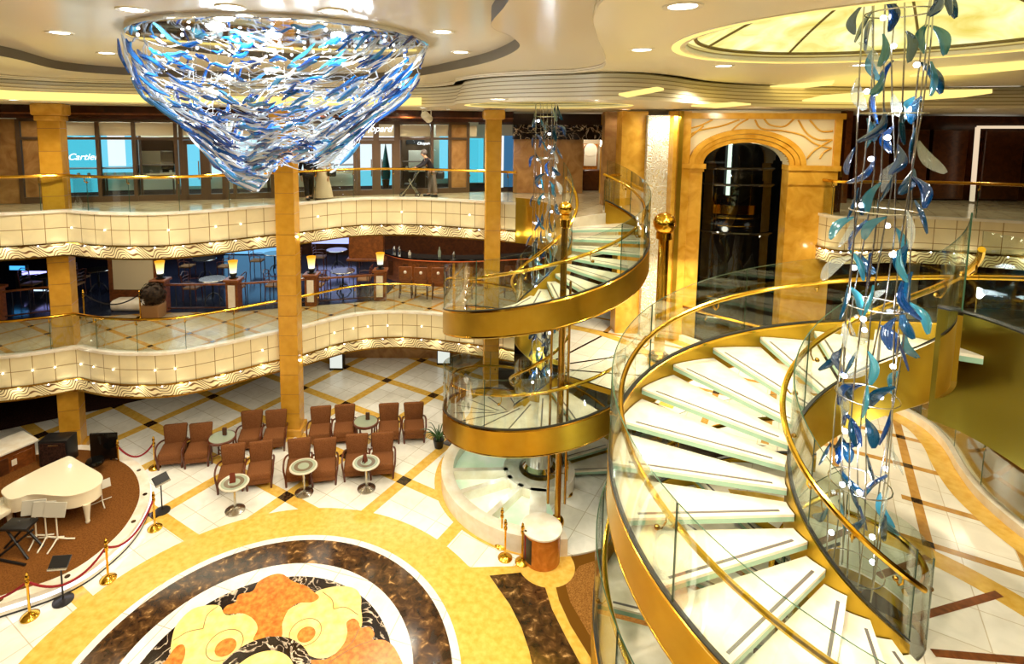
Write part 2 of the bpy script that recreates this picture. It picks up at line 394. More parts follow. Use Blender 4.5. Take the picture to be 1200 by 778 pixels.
# ---------------------------------------------------------------- floor of deck 5
fl = MB()
big = [(-26, -6), (22, -6), (22, 26), (-26, 26)]
fl.plate(big, [], 0.0, 'white_tile')
lay = [0.0]
def nxt(): lay[0] += 0.0015; return lay[0]
OX, OY, SP, BW = -8.50, 14.15, 1.806, 0.13
di = Vector((math.cos(LAT), math.sin(LAT))); dj = Vector((math.sin(LAT), -math.cos(LAT)))
z = nxt()
for k in range(-9, 14):
    for (d, e) in ((di, dj), (dj, di)):
        o = Vector((OX, OY))+e*SP*k
        a, b = o-d*24, o+d*30; w = e*BW
        q = [a-w, b-w, b+w, a+w]; cl = [tuple(p) for p in q]
        fl.plate(cl, [], z if d is di else z+0.0006, 'gold_stone')
z = nxt()
for i in range(-8, 14):
    for j in range(-9, 12):
        o = Vector((OX, OY))+di*SP*i+dj*SP*j
        if o.x < -13 or o.x > 12 or o.y > 19 or o.y < 3: continue
        fl.plate([tuple(o+di*BW*a+dj*BW*b) for a, b in ((-1, -1), (1, -1), (1, 1), (-1, 1))], [], z, 'dark_stone')
P0 = lambda l: [at(x, y, 0) for x, y in l]
# gold field between the medallion and the far staircase
z = nxt()
fl.plate(P0([(540, 658), (551, 665), (602, 663.5), (640, 640), (700, 634), (760, 640), (900, 700), (900, 900), (560, 900), (430, 800)]), [], z, 'gold_stone')
z = nxt(); fl.plate(circle(MX, MY, 3.70, 96), [], z, 'gold_stone')
fl.plate(circle(FX, FY+.12, 2.36, 80), [], z+.0004, 'gold_stone')
z = nxt(); fl.plate(P0([(573.4, 674.8), (612, 671), (632, 680), (638, 686), (647, 714.4), (663, 746.5), (680, 778), (720, 840), (633, 840), (623.4, 778), (620, 762.5), (611, 735.8), (597.5, 709)]), [], z, 'brown_stone')
fl.plate(P0([(670, 650), (690, 646), (711, 641), (800, 612), (900, 640), (900, 900), (760, 880), (695, 776), (668.4, 733), (655, 703.7), (649.6, 681), (657.6, 674), (665.7, 661)]), [], z, 'carpet_edge')
z = nxt(); fl.plate(P0([(679, 663.6), (711, 653), (800, 630), (880, 660), (880, 880), (770, 860), (697.8, 757), (668.4, 706), (662.5, 685), (672, 673)]), [], z, 'carpet_brown')
pc = at(640, 662, 0); fl.plate(circle(pc[0], pc[1], .52, 40), [], nxt(), 'gold_stone')
# dark carpet area to the left under the balcony
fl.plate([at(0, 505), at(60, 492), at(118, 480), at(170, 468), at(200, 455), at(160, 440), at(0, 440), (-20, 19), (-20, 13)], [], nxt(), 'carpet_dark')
fl.plate([tuple(p) for p in [(5.4, 15.5), (5.4, 13.6), (7.6, 11.2), (8.4, 9.9), (8.2, 8.7), (7.6, 7.6), (7.6, 4), (16, 0), (20, 16)]], [], nxt(), 'carpet_brown')
for r, m in ((2.91, 'ring_white'), (2.78, 'brown_stone'), (2.20, 'ring_white'), (1.90, 'black_stone')):
    fl.plate(circle(MX, MY, r, 96), [], nxt(), m)
def rosette(flip):
    T = (lambda p: (2*MX-p[0], 2*MY-p[1])) if flip else (lambda p: p)
    S = lambda l, k=4: [T(q) for q in spline(P0(l), k, True)]
    zz = nxt()
    fl.plate(S([(224, 716), (240, 711), (257, 711), (265, 722), (285, 720), (297, 726), (302, 738), (299, 751), (285, 765), (270, 790), (230, 800), (205, 790), (200, 770), (202, 748), (208, 732)]), [], zz, 'yellow_stone')
    fl.plate(S([(367, 697), (380, 691), (400, 688), (416, 691), (423, 701), (423, 714), (424, 734), (412, 755), (396, 768), (375, 773), (360, 768), (345, 758), (331, 748), (330, 735), (338, 716), (352, 708)]), [], zz, 'yellow_stone')
    zz = nxt()
    fl.plate(S([(297, 752), (302, 738), (297, 727), (284, 720), (268, 721), (261, 718), (266, 711), (276, 707), (280, 698), (296, 694), (303, 683), (318, 675), (331, 674), (341, 681), (350, 685), (359, 688), (368, 695), (374, 701), (366, 707), (350, 708), (338, 716), (331, 730), (330, 748), (316, 747)]), [], zz, 'orange_stone')
    fl.plate(S([(406, 731), (414, 726), (420, 730), (423, 737), (433, 736), (439, 744), (437, 751), (452, 752), (465, 765), (466, 790), (380, 790), (362, 776), (385, 773), (402, 757), (407, 742)]), [], zz, 'orange_stone')
    fl.plate(S([(216, 758), (210, 757), (203, 763), (194, 776), (180, 790), (200, 800), (212, 782), (217, 768)]), [], zz, 'orange_stone')
    zz = nxt()
    for (x, y, r1, r2) in ((264.5, 760, .155, .27), (359, 745, .14, .25)):
        c0 = T(at(x, y)); c1 = T(at(x-1, y-3))
        fl.plate(circle(*c1, r2, 40), [circle(*c1, r2-.012, 40)], zz, 'line')
        fl.plate(circle(*c1, r2+.11, 40, 20, 200), [], zz-.0001, 'yellow_stone') if False else None
        fl.plate(circle(*c0, r1, 36), [], zz, 'orange_stone')
    for l in ([(238, 738), (243, 722), (255, 712)], [(203, 752), (220, 742), (238, 738)], [(391, 715), (389, 704), (378, 695)], [(391, 715), (405, 713), (420, 722)], [(421, 738), (410, 757), (380, 775)], [(437, 752), (415, 760), (385, 778)]):
        ln = [T(q) for q in spline(P0(l), 6)]
        fl.plate(offset(ln, .006)+offset(ln, -.006)[::-1], [], zz, 'line')
    return
rosette(False); rosette(True)
fl.plate(circle(MX, MY, .72, 48), [], nxt(), 'black_stone')
fl.plate(circle(MX, MY, .48, 48), [], nxt(), 'yellow_stone')
struct(fl.build('floor', smooth=0), 'white marble atrium floor with gold bands and a round flower medallion')

# ---------------------------------------------------------------- balconies on the left (decks 6 and 7)
edge_pts = [(-15, 11.6), (-12.6, 11.75), (-10.6, 12.1), (-9.75, 12.42), (-9.3, 12.66), (-8.9, 12.55), (-8.3, 12.38), (-7.6, 12.33), (-6.85, 12.42), (-6.0, 12.9), (-5.1, 13.6), (-4.5, 13.98), (-3.95, 14.5), (-3.4, 14.98), (-2.8, 15.26), (-2.0, 15.36), (-1.2, 15.28), (-.4, 15.05), (.4, 14.78), (1.25, 14.45)]
edge = [tuple(p) for p in spline(edge_pts, 6)]
edge = resample(edge, 0.14)
def arc(cx, cy, r, a0, a1, n=20): return [(cx+r*math.cos(math.radians(a0+(a1-a0)*i/n)), cy+r*math.sin(math.radians(a0+(a1-a0)*i/n))) for i in range(n+1)]
# deck 6 slab: left gallery, the bridge between both stairs and the landing on the right
far_ring = arc(FX, FY, RO_F+.45, 96, -38, 24)
near_in = [(4.6, 9.0), (5.2, 8.75)]+arc(NX, NY, RO_N+.35, 62, 44, 6)+arc(3.4, 4.5, 2.94, 52, -40, 20)
void_curb = spline([(4.45, 16.6), (4.62, 15.7), (5.0, 14.3), (5.75, 13.0), (7.0, 11.7), (7.9, 10.6), (8.25, 9.6), (8.1, 8.8), (7.7, 8.0), (7.45, 7.3), (7.4, 6.4), (7.7, 5.2)], 5)
deck6 = edge+far_ring+near_in+[(6.5, -2), (12, -2)]+[tuple(p) for p in void_curb[::-1]]+[(4.45, 24), (-24, 24), (-24, 11.6)]
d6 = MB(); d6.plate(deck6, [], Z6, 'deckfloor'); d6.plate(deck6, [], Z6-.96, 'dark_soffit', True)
L6o = Vector((-7.62, 12.84)); SP6 = .985
inside = lambda p, poly: sum(((poly[i][1] > p[1]) != (poly[i-1][1] > p[1])) and (p[0] < (poly[i-1][0]-poly[i][0])*(p[1]-poly[i][1])/(poly[i-1][1]-poly[i][1])+poly[i][0]) for i in range(len(poly))) % 2 == 1
for k in range(-26, 30):
    for (d, e) in ((di, dj), (dj, di)):
        o = L6o+e*SP6*k; run = None; st = 0.1
        for q in range(-300, 320):
            p = o+d*st*q; ok = inside(p, deck6) and p.y < 18 and p.x > -14 and p.y > 1
            if ok and run is None: run = q
            if (not ok) and run is not None:
                if q-run > 2:
                    a, b = o+d*st*run, o+d*st*(q-1); w = e*.06
                    d6.plate([tuple(a-w), tuple(b-w), tuple(b+w), tuple(a+w)], [], Z6+.002+(0 if d is di else .0008), 'deck_gold')
                run = None
for i in range(-26, 30):
    for j in range(-26, 30):
        o = L6o+di*SP6*i+dj*SP6*j
        if inside(o, deck6) and o.y < 17.5 and o.x > -14: d6.plate([tuple(o+di*.062*a+dj*.062*b) for a, b in ((-1, -1), (1, -1), (1, 1), (-1, 1))], [], Z6+.005, 'dark_stone')
right_floor = far_ring[4:]+near_in+[(6.5, -2), (9, -2)]+[tuple(p) for p in void_curb[::-1]]
ring_gold = arc(FX, FY, RO_F+.45, 90, -38, 24)+arc(FX, FY, RO_F+.72, -38, 90, 24); d6.plate(ring_gold, [], Z6+.006, 'gold_stone')
vc2 = [tuple(p) for p in void_curb]
d6.plate(vc2+offset(vc2, -.42)[::-1], [], Z6+.006, 'gold_stone')
cq = [p for p in vc2 if p[1] < 16]
cm = MB(); P = cq+offset(cq, -.13)[::-1]; cm.prism(P, Z6, Z6+.14, 'marble_top'); P = offset(cq, .0)+offset(cq, .05)[::-1]; cm.prism(P, Z6-.96, Z6+.10, 'cream_panel')
struct(cm.build('trim_7'), 'white marble curb along the elevator opening')
struct(d6.build('floor_gallery', smooth=0), 'beige marble floor of the middle gallery with ochre bands')
# white marble on the right half of the middle gallery
wf = MB(); wf.plate(right_floor, [], Z6+.0012, 'deck_white'); wf.plate([(3.9, 7.3), (4.9, 7.05), (5.5, 6.45), (6.7, 7.4), (6.0, 8.4), (5.2, 8.85), (4.3, 8.7)], [], Z6+.0006, 'deck_white')
struct(wf.build('floor_landing', smooth=0), 'white marble gallery floor around the near staircase')

def fascia(name, zt, label):
    h = 1.02
    mb = MB(); mb.ribbon(edge, zt-.70, zt, 'fascia', v0=zt-.72); 
    out = offset(edge, -.02)
    mb.ribbon(out, zt-1.0, zt-.73, 'wave')
    for a, b, q in ((.73, .70, -.045), (1.03, .995, -.045)):
        r = offset(edge, q); mb.ribbon(r, zt-a, zt-b, 'brass_dark', thick=.05)
    st = offset(edge, -.03); mb.ribbon(st, zt-.012, zt+.05, 'marble_top', thick=.16)
    o = struct(mb.build(name), label); return o
f6 = fascia('trim_1', Z6, 'cream panelled balcony front of the middle deck with gold scroll frieze')
f7 = fascia('trim_2', Z7, 'cream panelled balcony front of the upper deck with gold scroll frieze')
lamp = MB(); lamp.ball((0, 0, 0), .017, emis('fascia spot lens', (255, 252, 235), 9), 8, 6)
lm = None
for fo, zt in ((f6, Z6), (f7, Z7)):
    off = offset(edge, -.03); s_ = 0
    for i in range(8, len(off)-3):
        if i % 7 in (1, 4) and random.random() < .55:
            p = (off[i][0], off[i][1], zt-.36)
            if lm is None: lm = lamp.build('spot_light', fo); o = lm
            else: o = lm.copy(); COL.objects.link(o); o.parent = fo
            o.location = p
gl = MB(); gl.ball((0, 0, 0), .012, M_['ledw'], 8, 6); g0 = None
for fo, zt in ((f6, Z6), (f7, Z7)):
    off = offset(edge, -.055)
    for i in range(6, len(off)-3, 4):
        if g0 is None: g0 = gl.build('frieze_light', fo); o = g0
        else: o = g0.copy(); COL.objects.link(o); o.parent = fo
        o.location = (off[i][0], off[i][1], zt-.745)
for fo, zt in ((f6, Z6), (f7, Z7)):
    off = resample(offset(edge, -.16), .95)
    for q in off[3:]:
        l = bpy.data.lights.new('frieze_lamp', 'POINT'); l.energy = 1.6; l.color = (1, .92, .7); l.shadow_soft_size = .03
        o = bpy.data.objects.new('frieze_lamp', l); COL.objects.link(o); o.location = (q[0], q[1], zt-.80)
# deck 7 slab
top_edge = [(3.30, 13.2), (3.45, 13.6), (3.75, 13.9), (4.2, 13.95)]
deck7 = edge+[(1.5, 14.25), (1.75, 13.75), (2.0, 13.0), (2.08, 12.2)]+top_edge+[(4.3, 15.5), (4.5, 24), (-24, 24), (-24, 11.6)]
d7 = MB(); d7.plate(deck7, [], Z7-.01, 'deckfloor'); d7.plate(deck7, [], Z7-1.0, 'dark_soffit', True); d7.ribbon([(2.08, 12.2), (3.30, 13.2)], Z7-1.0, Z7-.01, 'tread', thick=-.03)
struct(d7.build('floor_upper', smooth=0), 'beige marble floor of the upper gallery')

def balustrade(name, label, line, zt, h=.84, step=1.15, cat='glass balustrade', post=False, rail_r=.034, glass_h=None, inset=.06):
    root = thing(name, label, cat, (line[0][0], line[0][1], zt)); org = Vector(root.location)
    L = lambda p, z: Vector((p[0], p[1], z))-org
    line = [tuple(p) for p in resample(line, .12)]
    ln = offset(line, inset)
    k = max(2, int(step/.12)); i = 0
    gh = glass_h or h-.06
    while i < len(ln)-1:
        seg = ln[i:min(len(ln), i+k+1)]
        if len(seg) > 1:
            seg2 = [(p[0]-org.x, p[1]-org.y) for p in seg]
            mb = MB(); mb.ribbon(seg2, .04, gh, 'glass', thick=.012)
            mb.box((*seg2[0], gh/2+.02), (.006, .014, gh-.04), 'glass_edge')
            mb.build('glass_panel', root)
        i += k
    r = MB(); r.tube([L(p, zt+h) for p in offset(line, inset-.05)], rail_r, 'brass', 8); rail = r.build('handrail', root)
    for j in range(k, len(ln)-1, k):
        b = MB(); p = ln[j]; q = offset(line, inset-.05)[j]; b.tube([L(p, zt+h-.14), L(q, zt+h-.12), L(q, zt+h-.02)], .012, 'brass', 6); b.ball(L(p, zt+h-.14), .025, 'brass_dark', 8, 6)
        b.build('rail_bracket', rail)
    return root
i1 = min(range(len(edge)), key=lambda i: abs(edge[i][0]-(-.95)))
balustrade('glass_balustrade', 'curved glass balustrade with brass handrail along the middle gallery above the armchairs', edge[:i1], Z6)
te = [tuple(p) for p in spline(top_edge, 6)]
mb = MB(); mb.ribbon(te, Z7-.72, Z7, 'fascia', v0=Z7-.72); mb.ribbon(offset(te, -.02), Z7-1.0, Z7-.73, 'wave'); mb.ribbon(offset(te, -.03), Z7-.012, Z7+.05, 'marble_top', thick=.12); struct(mb.build('trim_8'), 'short cream balcony front right of the far stair top')
balustrade('glass_balustrade', 'short glass balustrade with brass rail right of the far stair top', te, Z7, step=.6)
balustrade('glass_balustrade', 'curved glass balustrade with brass handrail along the upper gallery before the shops', edge, Z7)

balustrade('glass_balustrade', 'curved glass balustrade with brass rail on the white curb at the elevator opening', [p for p in vc2 if 5.4 < p[1] < 16][::-1], Z6+.14, h=.72, inset=.06, rail_r=.04)
# columns
def column(px, py, w, name, z1=8.45, rot=0.2, off=.28):
    x, y = at(px, py, 0); x *= (y+off)/y
    mb = MB(); mb.rbox((x, y+off, z1/2+.08), (w, w, z1-.16), 'col', .012, 1, rot)
    mb.rbox((x, y+off, .09), (w+.12, w+.12, .18), 'col', .015, 1, rot)
    mb.rbox((x, y+off, z1-.14), (w+.18, w+.18, .28), 'goldwall', .05, 2, rot); mb.rbox((x, y+off, z1-.34), (w+.08, w+.08, .12), 'goldwall', .02, 2, rot)
    zz = .6
    while zz < z1-.4:
        mb.box((x, y+off, zz), (w+.006, w+.006, .012), 'col_line', rot); zz += .52
    return struct(mb.build(name), None)
column(88, 535, .44, 'column_west', rot=.32)
column(344, 514, .47, 'column_mid', rot=.03, off=.36)
o = MB(); mb = o
x, y = .62, 14.55
mb.rbox((x, y, 4.2), (.4, .4, 8.3), 'col', .012, 1, 0.05); mb.rbox((x, y, 8.3), (.56, .56, .26), 'goldwall', .05, 2, .05)
zz = .6
while zz < 8: mb.box((x, y, zz), (.405, .405, .012), 'col_line', .05); zz += .78
struct(mb.build('column_east'))

# ---------------------------------------------------------------- spiral staircases
def helix(R, tha, thb, za, zb, dz, n, ext=0.0):
    """points of a helix in the stair's own frame"""
    return [(R*math.cos(math.radians(tha+(thb-tha)*i/n)), R*math.sin(math.radians(tha+(thb-tha)*i/n)), za+(zb-za)*i/n+dz) for i in range(n+1)]
def stair(name, label, c, R, r, tha, thb, za, zb, n, inner_ext=None, glass_h=1.0, rail_h=.66, panel=38):
    root = thing(name, label, 'spiral staircase', (c[0], c[1], 0))
    sg = 1 if thb > tha else -1; N = 96; dth = (thb-tha)/n; rise = (zb-za)/n
    def band(nm_, rad, t, mat):
        o_ = helix(rad+t/2, tha, thb, za, zb, 0, N); i_ = helix(rad-t/2, tha, thb, za, zb, 0, N)
        vs = []; m = N+1; up_, lo = .26, (-.23 if nm_ == 'outer_stringer' else -.40)
        for P, q in ((o_, lo), (o_, up_), (i_, up_), (i_, lo)): vs += [(p[0], p[1], max(.012, p[2]+q)) for p in P]
        fs = [tuple((k*m+i, k*m+i+1, ((k+1) % 4)*m+i+1, ((k+1) % 4)*m+i)) for k in range(4) for i in range(N)]+[(0, m, 2*m, 3*m), (m-1, 2*m-1, 3*m-1, 4*m-1)]
        b = MB(); b.add(vs, fs, mat)
        if nm_ == 'outer_stringer':
            for dz_ in (.26, -.23): b.tube([(p[0], p[1], max(.02, p[2]+dz_)) for p in helix(rad, tha, thb, za, zb, 0, N)], .032, 'brass', 6)
        o = b.build(nm_, root)
        k = MB(); vs = []
        for P, q in ((o_, .285), (o_, .305), (i_, .305), (i_, .285)): vs += [(p[0], p[1], p[2]+q) for p in P]
        k.add(vs, fs, 'black_gap'); k.build('seal_strip', o)
        return o
    band('outer_stringer', R, .05, 'brass_satin'); band('inner_stringer', r, .04, 'brass_satin')
    # one tread, then copies turned and raised
    a = math.radians(abs(dth)); t = MB()
    def sector(r0, r1, a0, a1): return [(r0*math.cos(a0+(a1-a0)*i/4), r0*math.sin(a0+(a1-a0)*i/4)) for i in range(5)]+[(r1*math.cos(a1+(a0-a1)*i/4), r1*math.sin(a1+(a0-a1)*i/4)) for i in range(5)]
    sec = sector(r+.03, R-.035, 0.0, sg*(a*1.02))
    t.prism(sec, -.085, -.03, 'tread_edge'); t.prism(sec, -.03, 0, 'tread')
    ns = MB(); q0, q1 = Vector((r+.16, sg*.05)), Vector((R-.22, sg*.05))
    ns.prism([(q0.x, q0.y), (q1.x, q1.y), (q1.x, q1.y+sg*.03), (q0.x, q0.y+sg*.03)], .0005, .004, 'nosing')
    t0 = None
    for i in range(n-1):
        if t0 is None: t0 = t.build('tread', root); nn = ns.build('nosing', t0); o = t0
        else:
            o = t0.copy(); COL.objects.link(o); o.parent = root; k = nn.copy(); COL.objects.link(k); k.parent = o
        o.location = (0, 0, za+(i+1)*rise); o.rotation_euler.z = math.radians(tha+i*dth)
    # glass panels, rails
    def panels(rad, t_a, t_b, nmp):
        ang = t_a; s_ = 1 if t_b > t_a else -1; st = panel*(1 if rad > 1 else 2.2)
        while (t_b-ang)*s_ > 1:
            e = ang+s_*min(st, abs(t_b-ang)); f = lambda th: za+(zb-za)*(th-tha)/(thb-tha)
            e2 = e-s_*.25
            pts = [(rad*math.cos(math.radians(ang+(e2-ang)*i/10)), rad*math.sin(math.radians(ang+(e2-ang)*i/10)), f(ang+(e2-ang)*i/10)) for i in range(11)]
            b = MB(); vs = []
            for dr, dz in ((0, .3), (0, .26+glass_h), (.014, .26+glass_h), (.014, .3)):
                vs += [(p[0]*(rad+dr)/rad, p[1]*(rad+dr)/rad, p[2]+dz) for p in pts]
            b.add(vs, [(k*11+i, k*11+i+1, ((k+1) % 4)*11+i+1, ((k+1) % 4)*11+i) for k in (0, 2) for i in range(10)], 'glass')
            b.add(vs, [(k*11+i, k*11+i+1, ((k+1) % 4)*11+i+1, ((k+1) % 4)*11+i) for k in (1, 3) for i in range(10)]+[(0, 11, 22, 33), (10, 21, 32, 43)], 'glass_edge')
            b.build(nmp, root); ang = e
    panels(R, tha, thb, 'outer_glass'); panels(r, tha, thb, 'inner_glass')
    for rad, nmr in ((R-.1, 'outer_handrail'), (r+.1, 'inner_handrail')):
        b = MB(); P = helix(rad, tha, thb, za, zb, .26+rail_h, N)
        b.tube(P, .032, 'brass', 8); o = b.build(nmr, root)
        rr = R if nmr[0] == 'o' else r; cnt = 10
        for i in range(cnt):
            th = tha+(thb-tha)*(i+.5)/cnt; zz = za+(zb-za)*(i+.5)/cnt+.26+rail_h
            cs, sn = math.cos(math.radians(th)), math.sin(math.radians(th)); k = MB()
            k.tube([(rr*cs, rr*sn, zz-.13), ((rr+rad)/2*cs, (rr+rad)/2*sn, zz-.16), (rad*cs, rad*sn, zz-.1), (rad*cs, rad*sn, zz-.02)], .009, 'brass', 6)
            k.ball((rr*cs, rr*sn, zz-.13), .028, 'brass_dark', 8, 6)
            k.build('rail_bracket', o)
    return root
stair('spiral_staircase', 'far spiral staircase, upper flight with wide brass side from middle to upper gallery', (FX, FY), RO_F, RI_F, -285, 40, Z6, Z7, 20)
stair('spiral_staircase', 'far spiral staircase, lower flight rising from the lit round base on the atrium floor', (FX, FY), RO_F, RI_F, -355, -40, .06, Z6, 16)
stair('spiral_staircase', 'near spiral staircase, upper flight with large white treads in the right foreground', (NX, NY), RO_N, RI_N, -80, -405, Z6, Z7, 20)
stair('spiral_staircase', 'near spiral staircase, lower flight seen below the large white treads', (NX, NY), RO_N+.12, RI_N, 380, 65, .06, Z6, 16)
# landings with radial brown stripes where the flights meet the middle gallery
def landing(c, r, R, a0, a1, name):
    mb = MB(); n = 30
    P = arc(c[0], c[1], R, a0, a1, n)+arc(c[0], c[1], r, a1, a0, n); mb.prism(P, Z6-.12, Z6+.004, 'deck_white', 'brass_satin')
    k = int(abs(a1-a0)/27)
    for i in range(k+1):
        a = math.radians(a0+(a1-a0)*i/k); e = (-math.sin(a)*.03, math.cos(a)*.03)
        q = [(c[0]+r*math.cos(a), c[1]+r*math.sin(a)), (c[0]+R*math.cos(a), c[1]+R*math.sin(a))]
        mb.plate([(q[0][0]-e[0], q[0][1]-e[1]), (q[1][0]-e[0], q[1][1]-e[1]), (q[1][0]+e[0], q[1][1]+e[1]), (q[0][0]+e[0], q[0][1]+e[1])], [], Z6+.0055, 'dark_stone')
    return struct(mb.build(name, smooth=0))
landing((FX, FY), RI_F, RO_F+.46, -38, 75, 'floor_far_landing')
mb = MB(); P = arc(3.4, 4.5, 2.93, 82, -30, 30)+arc(NX, NY, RI_N, -75, 64, 14); mb.prism(P, Z6-.12, Z6+.008, 'deck_white', 'brass_satin')
mb.plate(arc(3.4, 4.5, 2.90, 82, -30, 30)+arc(3.4, 4.5, 3.22, -30, 82, 30), [], Z6+.0095, 'gold_stone')
for a, b in (((4.72, 5.49), (6.12, 5.86)), ((4.75, 5.13), (6.2, 5.0)), ((4.45, 6.6), (5.3, 6.96)), ((4.9, 6.1), (5.75, 6.4))):
    a, b = Vector(a), Vector(b); e = (b-a).normalized(); e = Vector((-e.y, e.x))*.045; mb.plate([tuple(a-e), tuple(b-e), tuple(b+e), tuple(a+e)], [], Z6+.011, 'wood')
struct(mb.build('floor_near_landing', smooth=0))
balustrade('glass_balustrade', 'curved inner glass and handrail closing the well on the near marble landing', arc(NX, NY, RI_N+.02, 62, -82, 20), Z6, h=.75, step=1.3, glass_h=.95, inset=-.03)
balustrade('glass_balustrade', 'curved inner glass and handrail closing the well on the far marble landing', arc(FX, FY, RI_F+.02, 75, -40, 16), Z6, h=.75, step=1.3, glass_h=.95, inset=-.03)

# brass front of the upper deck that meets the near stair (right edge of the picture)
th = math.radians(-405); A = (NX+RI_N*math.cos(math.radians(-398)), NY+RI_N*math.sin(math.radians(-398)))
wall = [tuple(p) for p in spline([(4.87, 5.60), (4.96, 5.46), (5.02, 5.28), (5.04, 4.9), (4.98, 4.4), (4.8, 3.8)], 8)]
mb = MB(); mb.ribbon(wall, Z7-1.02, Z7+.2, 'brass_shaded', thick=.04); mb.tube([(p[0], p[1], Z7+.21) for p in wall], .022, 'black_gap', 6)
struct(mb.build('trim_4'), 'curved satin brass front of the upper deck at the top of the near stair')
mb = MB()
for i0, i1 in ((14, 28), (28, 40)):
    seg = wall[i0:i1+1]; mb.ribbon(seg, Z7+.23, Z7+1.05, 'glass', thick=.014)
    if i0 > 20: mb.box((*seg[0], Z7+.64), (.014, .02, .82), 'glass_edge')
g = mb.build('glass_screen'); tag(g, 'clear glass screen standing on the curved brass front at the right edge', 'glass balustrade')
mb = MB(); slab = [(5.10, 5.04), (6.15, 3.78), (12, 2), (12, -3), (5, -3), (4.6, 2.9), (4.95, 3.8), (5.12, 4.4), (5.16, 4.9)]
mb.prism(slab, Z7-1.0, Z7, 'deckfloor', 'brass_shaded'); struct(mb.build('floor_top_landing', smooth=0))
# far: brass front of the upper deck left of the far stair
wall = [tuple(p) for p in spline([(1.22, 14.43), (1.5, 14.25), (1.75, 13.75), (2.0, 13.0), (2.06, 12.2)], 8)]
mb = MB(); mb.ribbon(wall, Z7-1.02, Z7+.18, 'brass_satin', thick=.04); struct(mb.build('trim_5'), 'curved satin brass front of the upper deck beside the far stair')

# ---------------------------------------------------------------- round base under the far stair
M_['pool'] = noisy('lit frosted glass pool floor', [(0.35, (196, 222, 186)), (0.65, (240, 250, 226))], 1.2, 4, 0.1, emit=.3)
def ringwall(mb, C0, r0, r1, a0, a1, z0, z1, mat, n=40):
    P = arc(C0[0], C0[1], r1, a0, a1, n)+arc(C0[0], C0[1], r0, a1, a0, n); mb.prism(P, z0, z1, mat)
def stair_base(C0, lb):
    base = MB()
    ringwall(base, C0, 1.93, 2.2, 88, 277, 0, .36, 'marble_top')
    P = arc(C0[0], C0[1], 1.94, 88, 277, 40)+arc(C0[0], C0[1], .6, 277, 88, 20); base.prism(P, 0.02, .14, 'pool')
    ringwall(base, C0, .45, .8, 0, 360, 0, .34, 'marble_top')
    for a in (182, 205, 232, 262):
        d = Vector((math.cos(math.radians(a)), math.sin(math.radians(a)), 0)); beam(base, Vector((*C0, .24))+d*.7, Vector((*C0, .24))+d*1.95, .12 if a != 262 else .34, .2, 'marble_top')
    ringwall(base, C0, .8, 2.2, -83, 20, 0, .035, 'white_tile')
    base.lathe([(.30, .34), (.36, .36), (.38, .42), (.31, .5), (.29, .74), (.33, .86), (.34, .92), (.26, .92), (.23, .82), (.0001, .8)], (C0[0], C0[1], 0), 'chrome', 32)
    b = base.build('fountain_base'); tag(b, lb, 'stair base')
stair_base((FX, FY), 'round marble base with lit frosted glass and chrome bowl under the far stair')
stair_base((NX, NY), 'round marble base deep in the well below the near stair')
C0 = (FX, FY)
for C0, a in ((C0, 200), (C0, 222), (C0, 248), ((NX, NY), 20), ((NX, NY), 140), ((NX, NY), 260)):
    l = bpy.data.lights.new('pool_light', 'POINT'); l.energy = 3 if C0[0] < 3 else 14; l.color = (.95, 1, .85); l.shadow_soft_size = .1  # the near stair points are added to brighten its dark well
    o = bpy.data.objects.new('pool_light', l); COL.objects.link(o); o.location = (C0[0]+1.1*math.cos(math.radians(a)), C0[1]+1.1*math.sin(math.radians(a)), .55)

# tall brass poles with ball finials
def tall_pole(label, x, y, z0, z1, r, rods, mat='brass_dark'):
    root = thing('brass_pole', label, 'pole', (x, y, z0))
    m = MB(); m.tube([(0, 0, .1), (0, 0, z1-z0-.12)], r, mat, 14); m.build('shaft', root)
    m = MB(); m.ball((0, 0, .1), r*2.2, 'brass', 16, 10); m.lathe([(r*1.9, 0), (r*1.9, .03), (r*1.1, .05)], (0, 0, 0), 'brass', 16); m.build('foot_ball', root)
    m = MB(); m.ball((0, 0, z1-z0), r*2.1, 'brass', 18, 12); m.lathe([(r*1.0, -.36), (r*1.5, -.34), (r*1.5, -.2), (r*1.2, -.18), (r*1.6, -.12), (r, -.1)], (0, 0, z1-z0), 'brass', 16); m.build('finial', root)
    for dx, za, zb in rods:
        m = MB(); m.tube([(dx, -.02, za-z0), (dx, -.02, zb-z0)], .024, 'brass_dark', 8); m.ball((dx, -.02, zb-z0), .022, 'brass_dark', 8, 6)
        for zz in (za+.6, zb-.5): m.tube([(0, 0, zz-z0), (dx, -.02, zz-z0)], .008, 'brass_dark', 6)
        m.build('side_rod', root)
    return root
px_, py_ = at(653, 612, .50)
tall_pole('tall brass pole with ball finial in front of the far stair, foot at the podium', px_, py_, .42, 6.55, .06, [(-.19, .9, 4.9), (.13, .9, 5.2)])
tall_pole('thick brass pole with mirror ball finial before the carved white panel', 4.28, 12.0, Z6+.01, 5.92, .115, [], 'brass')

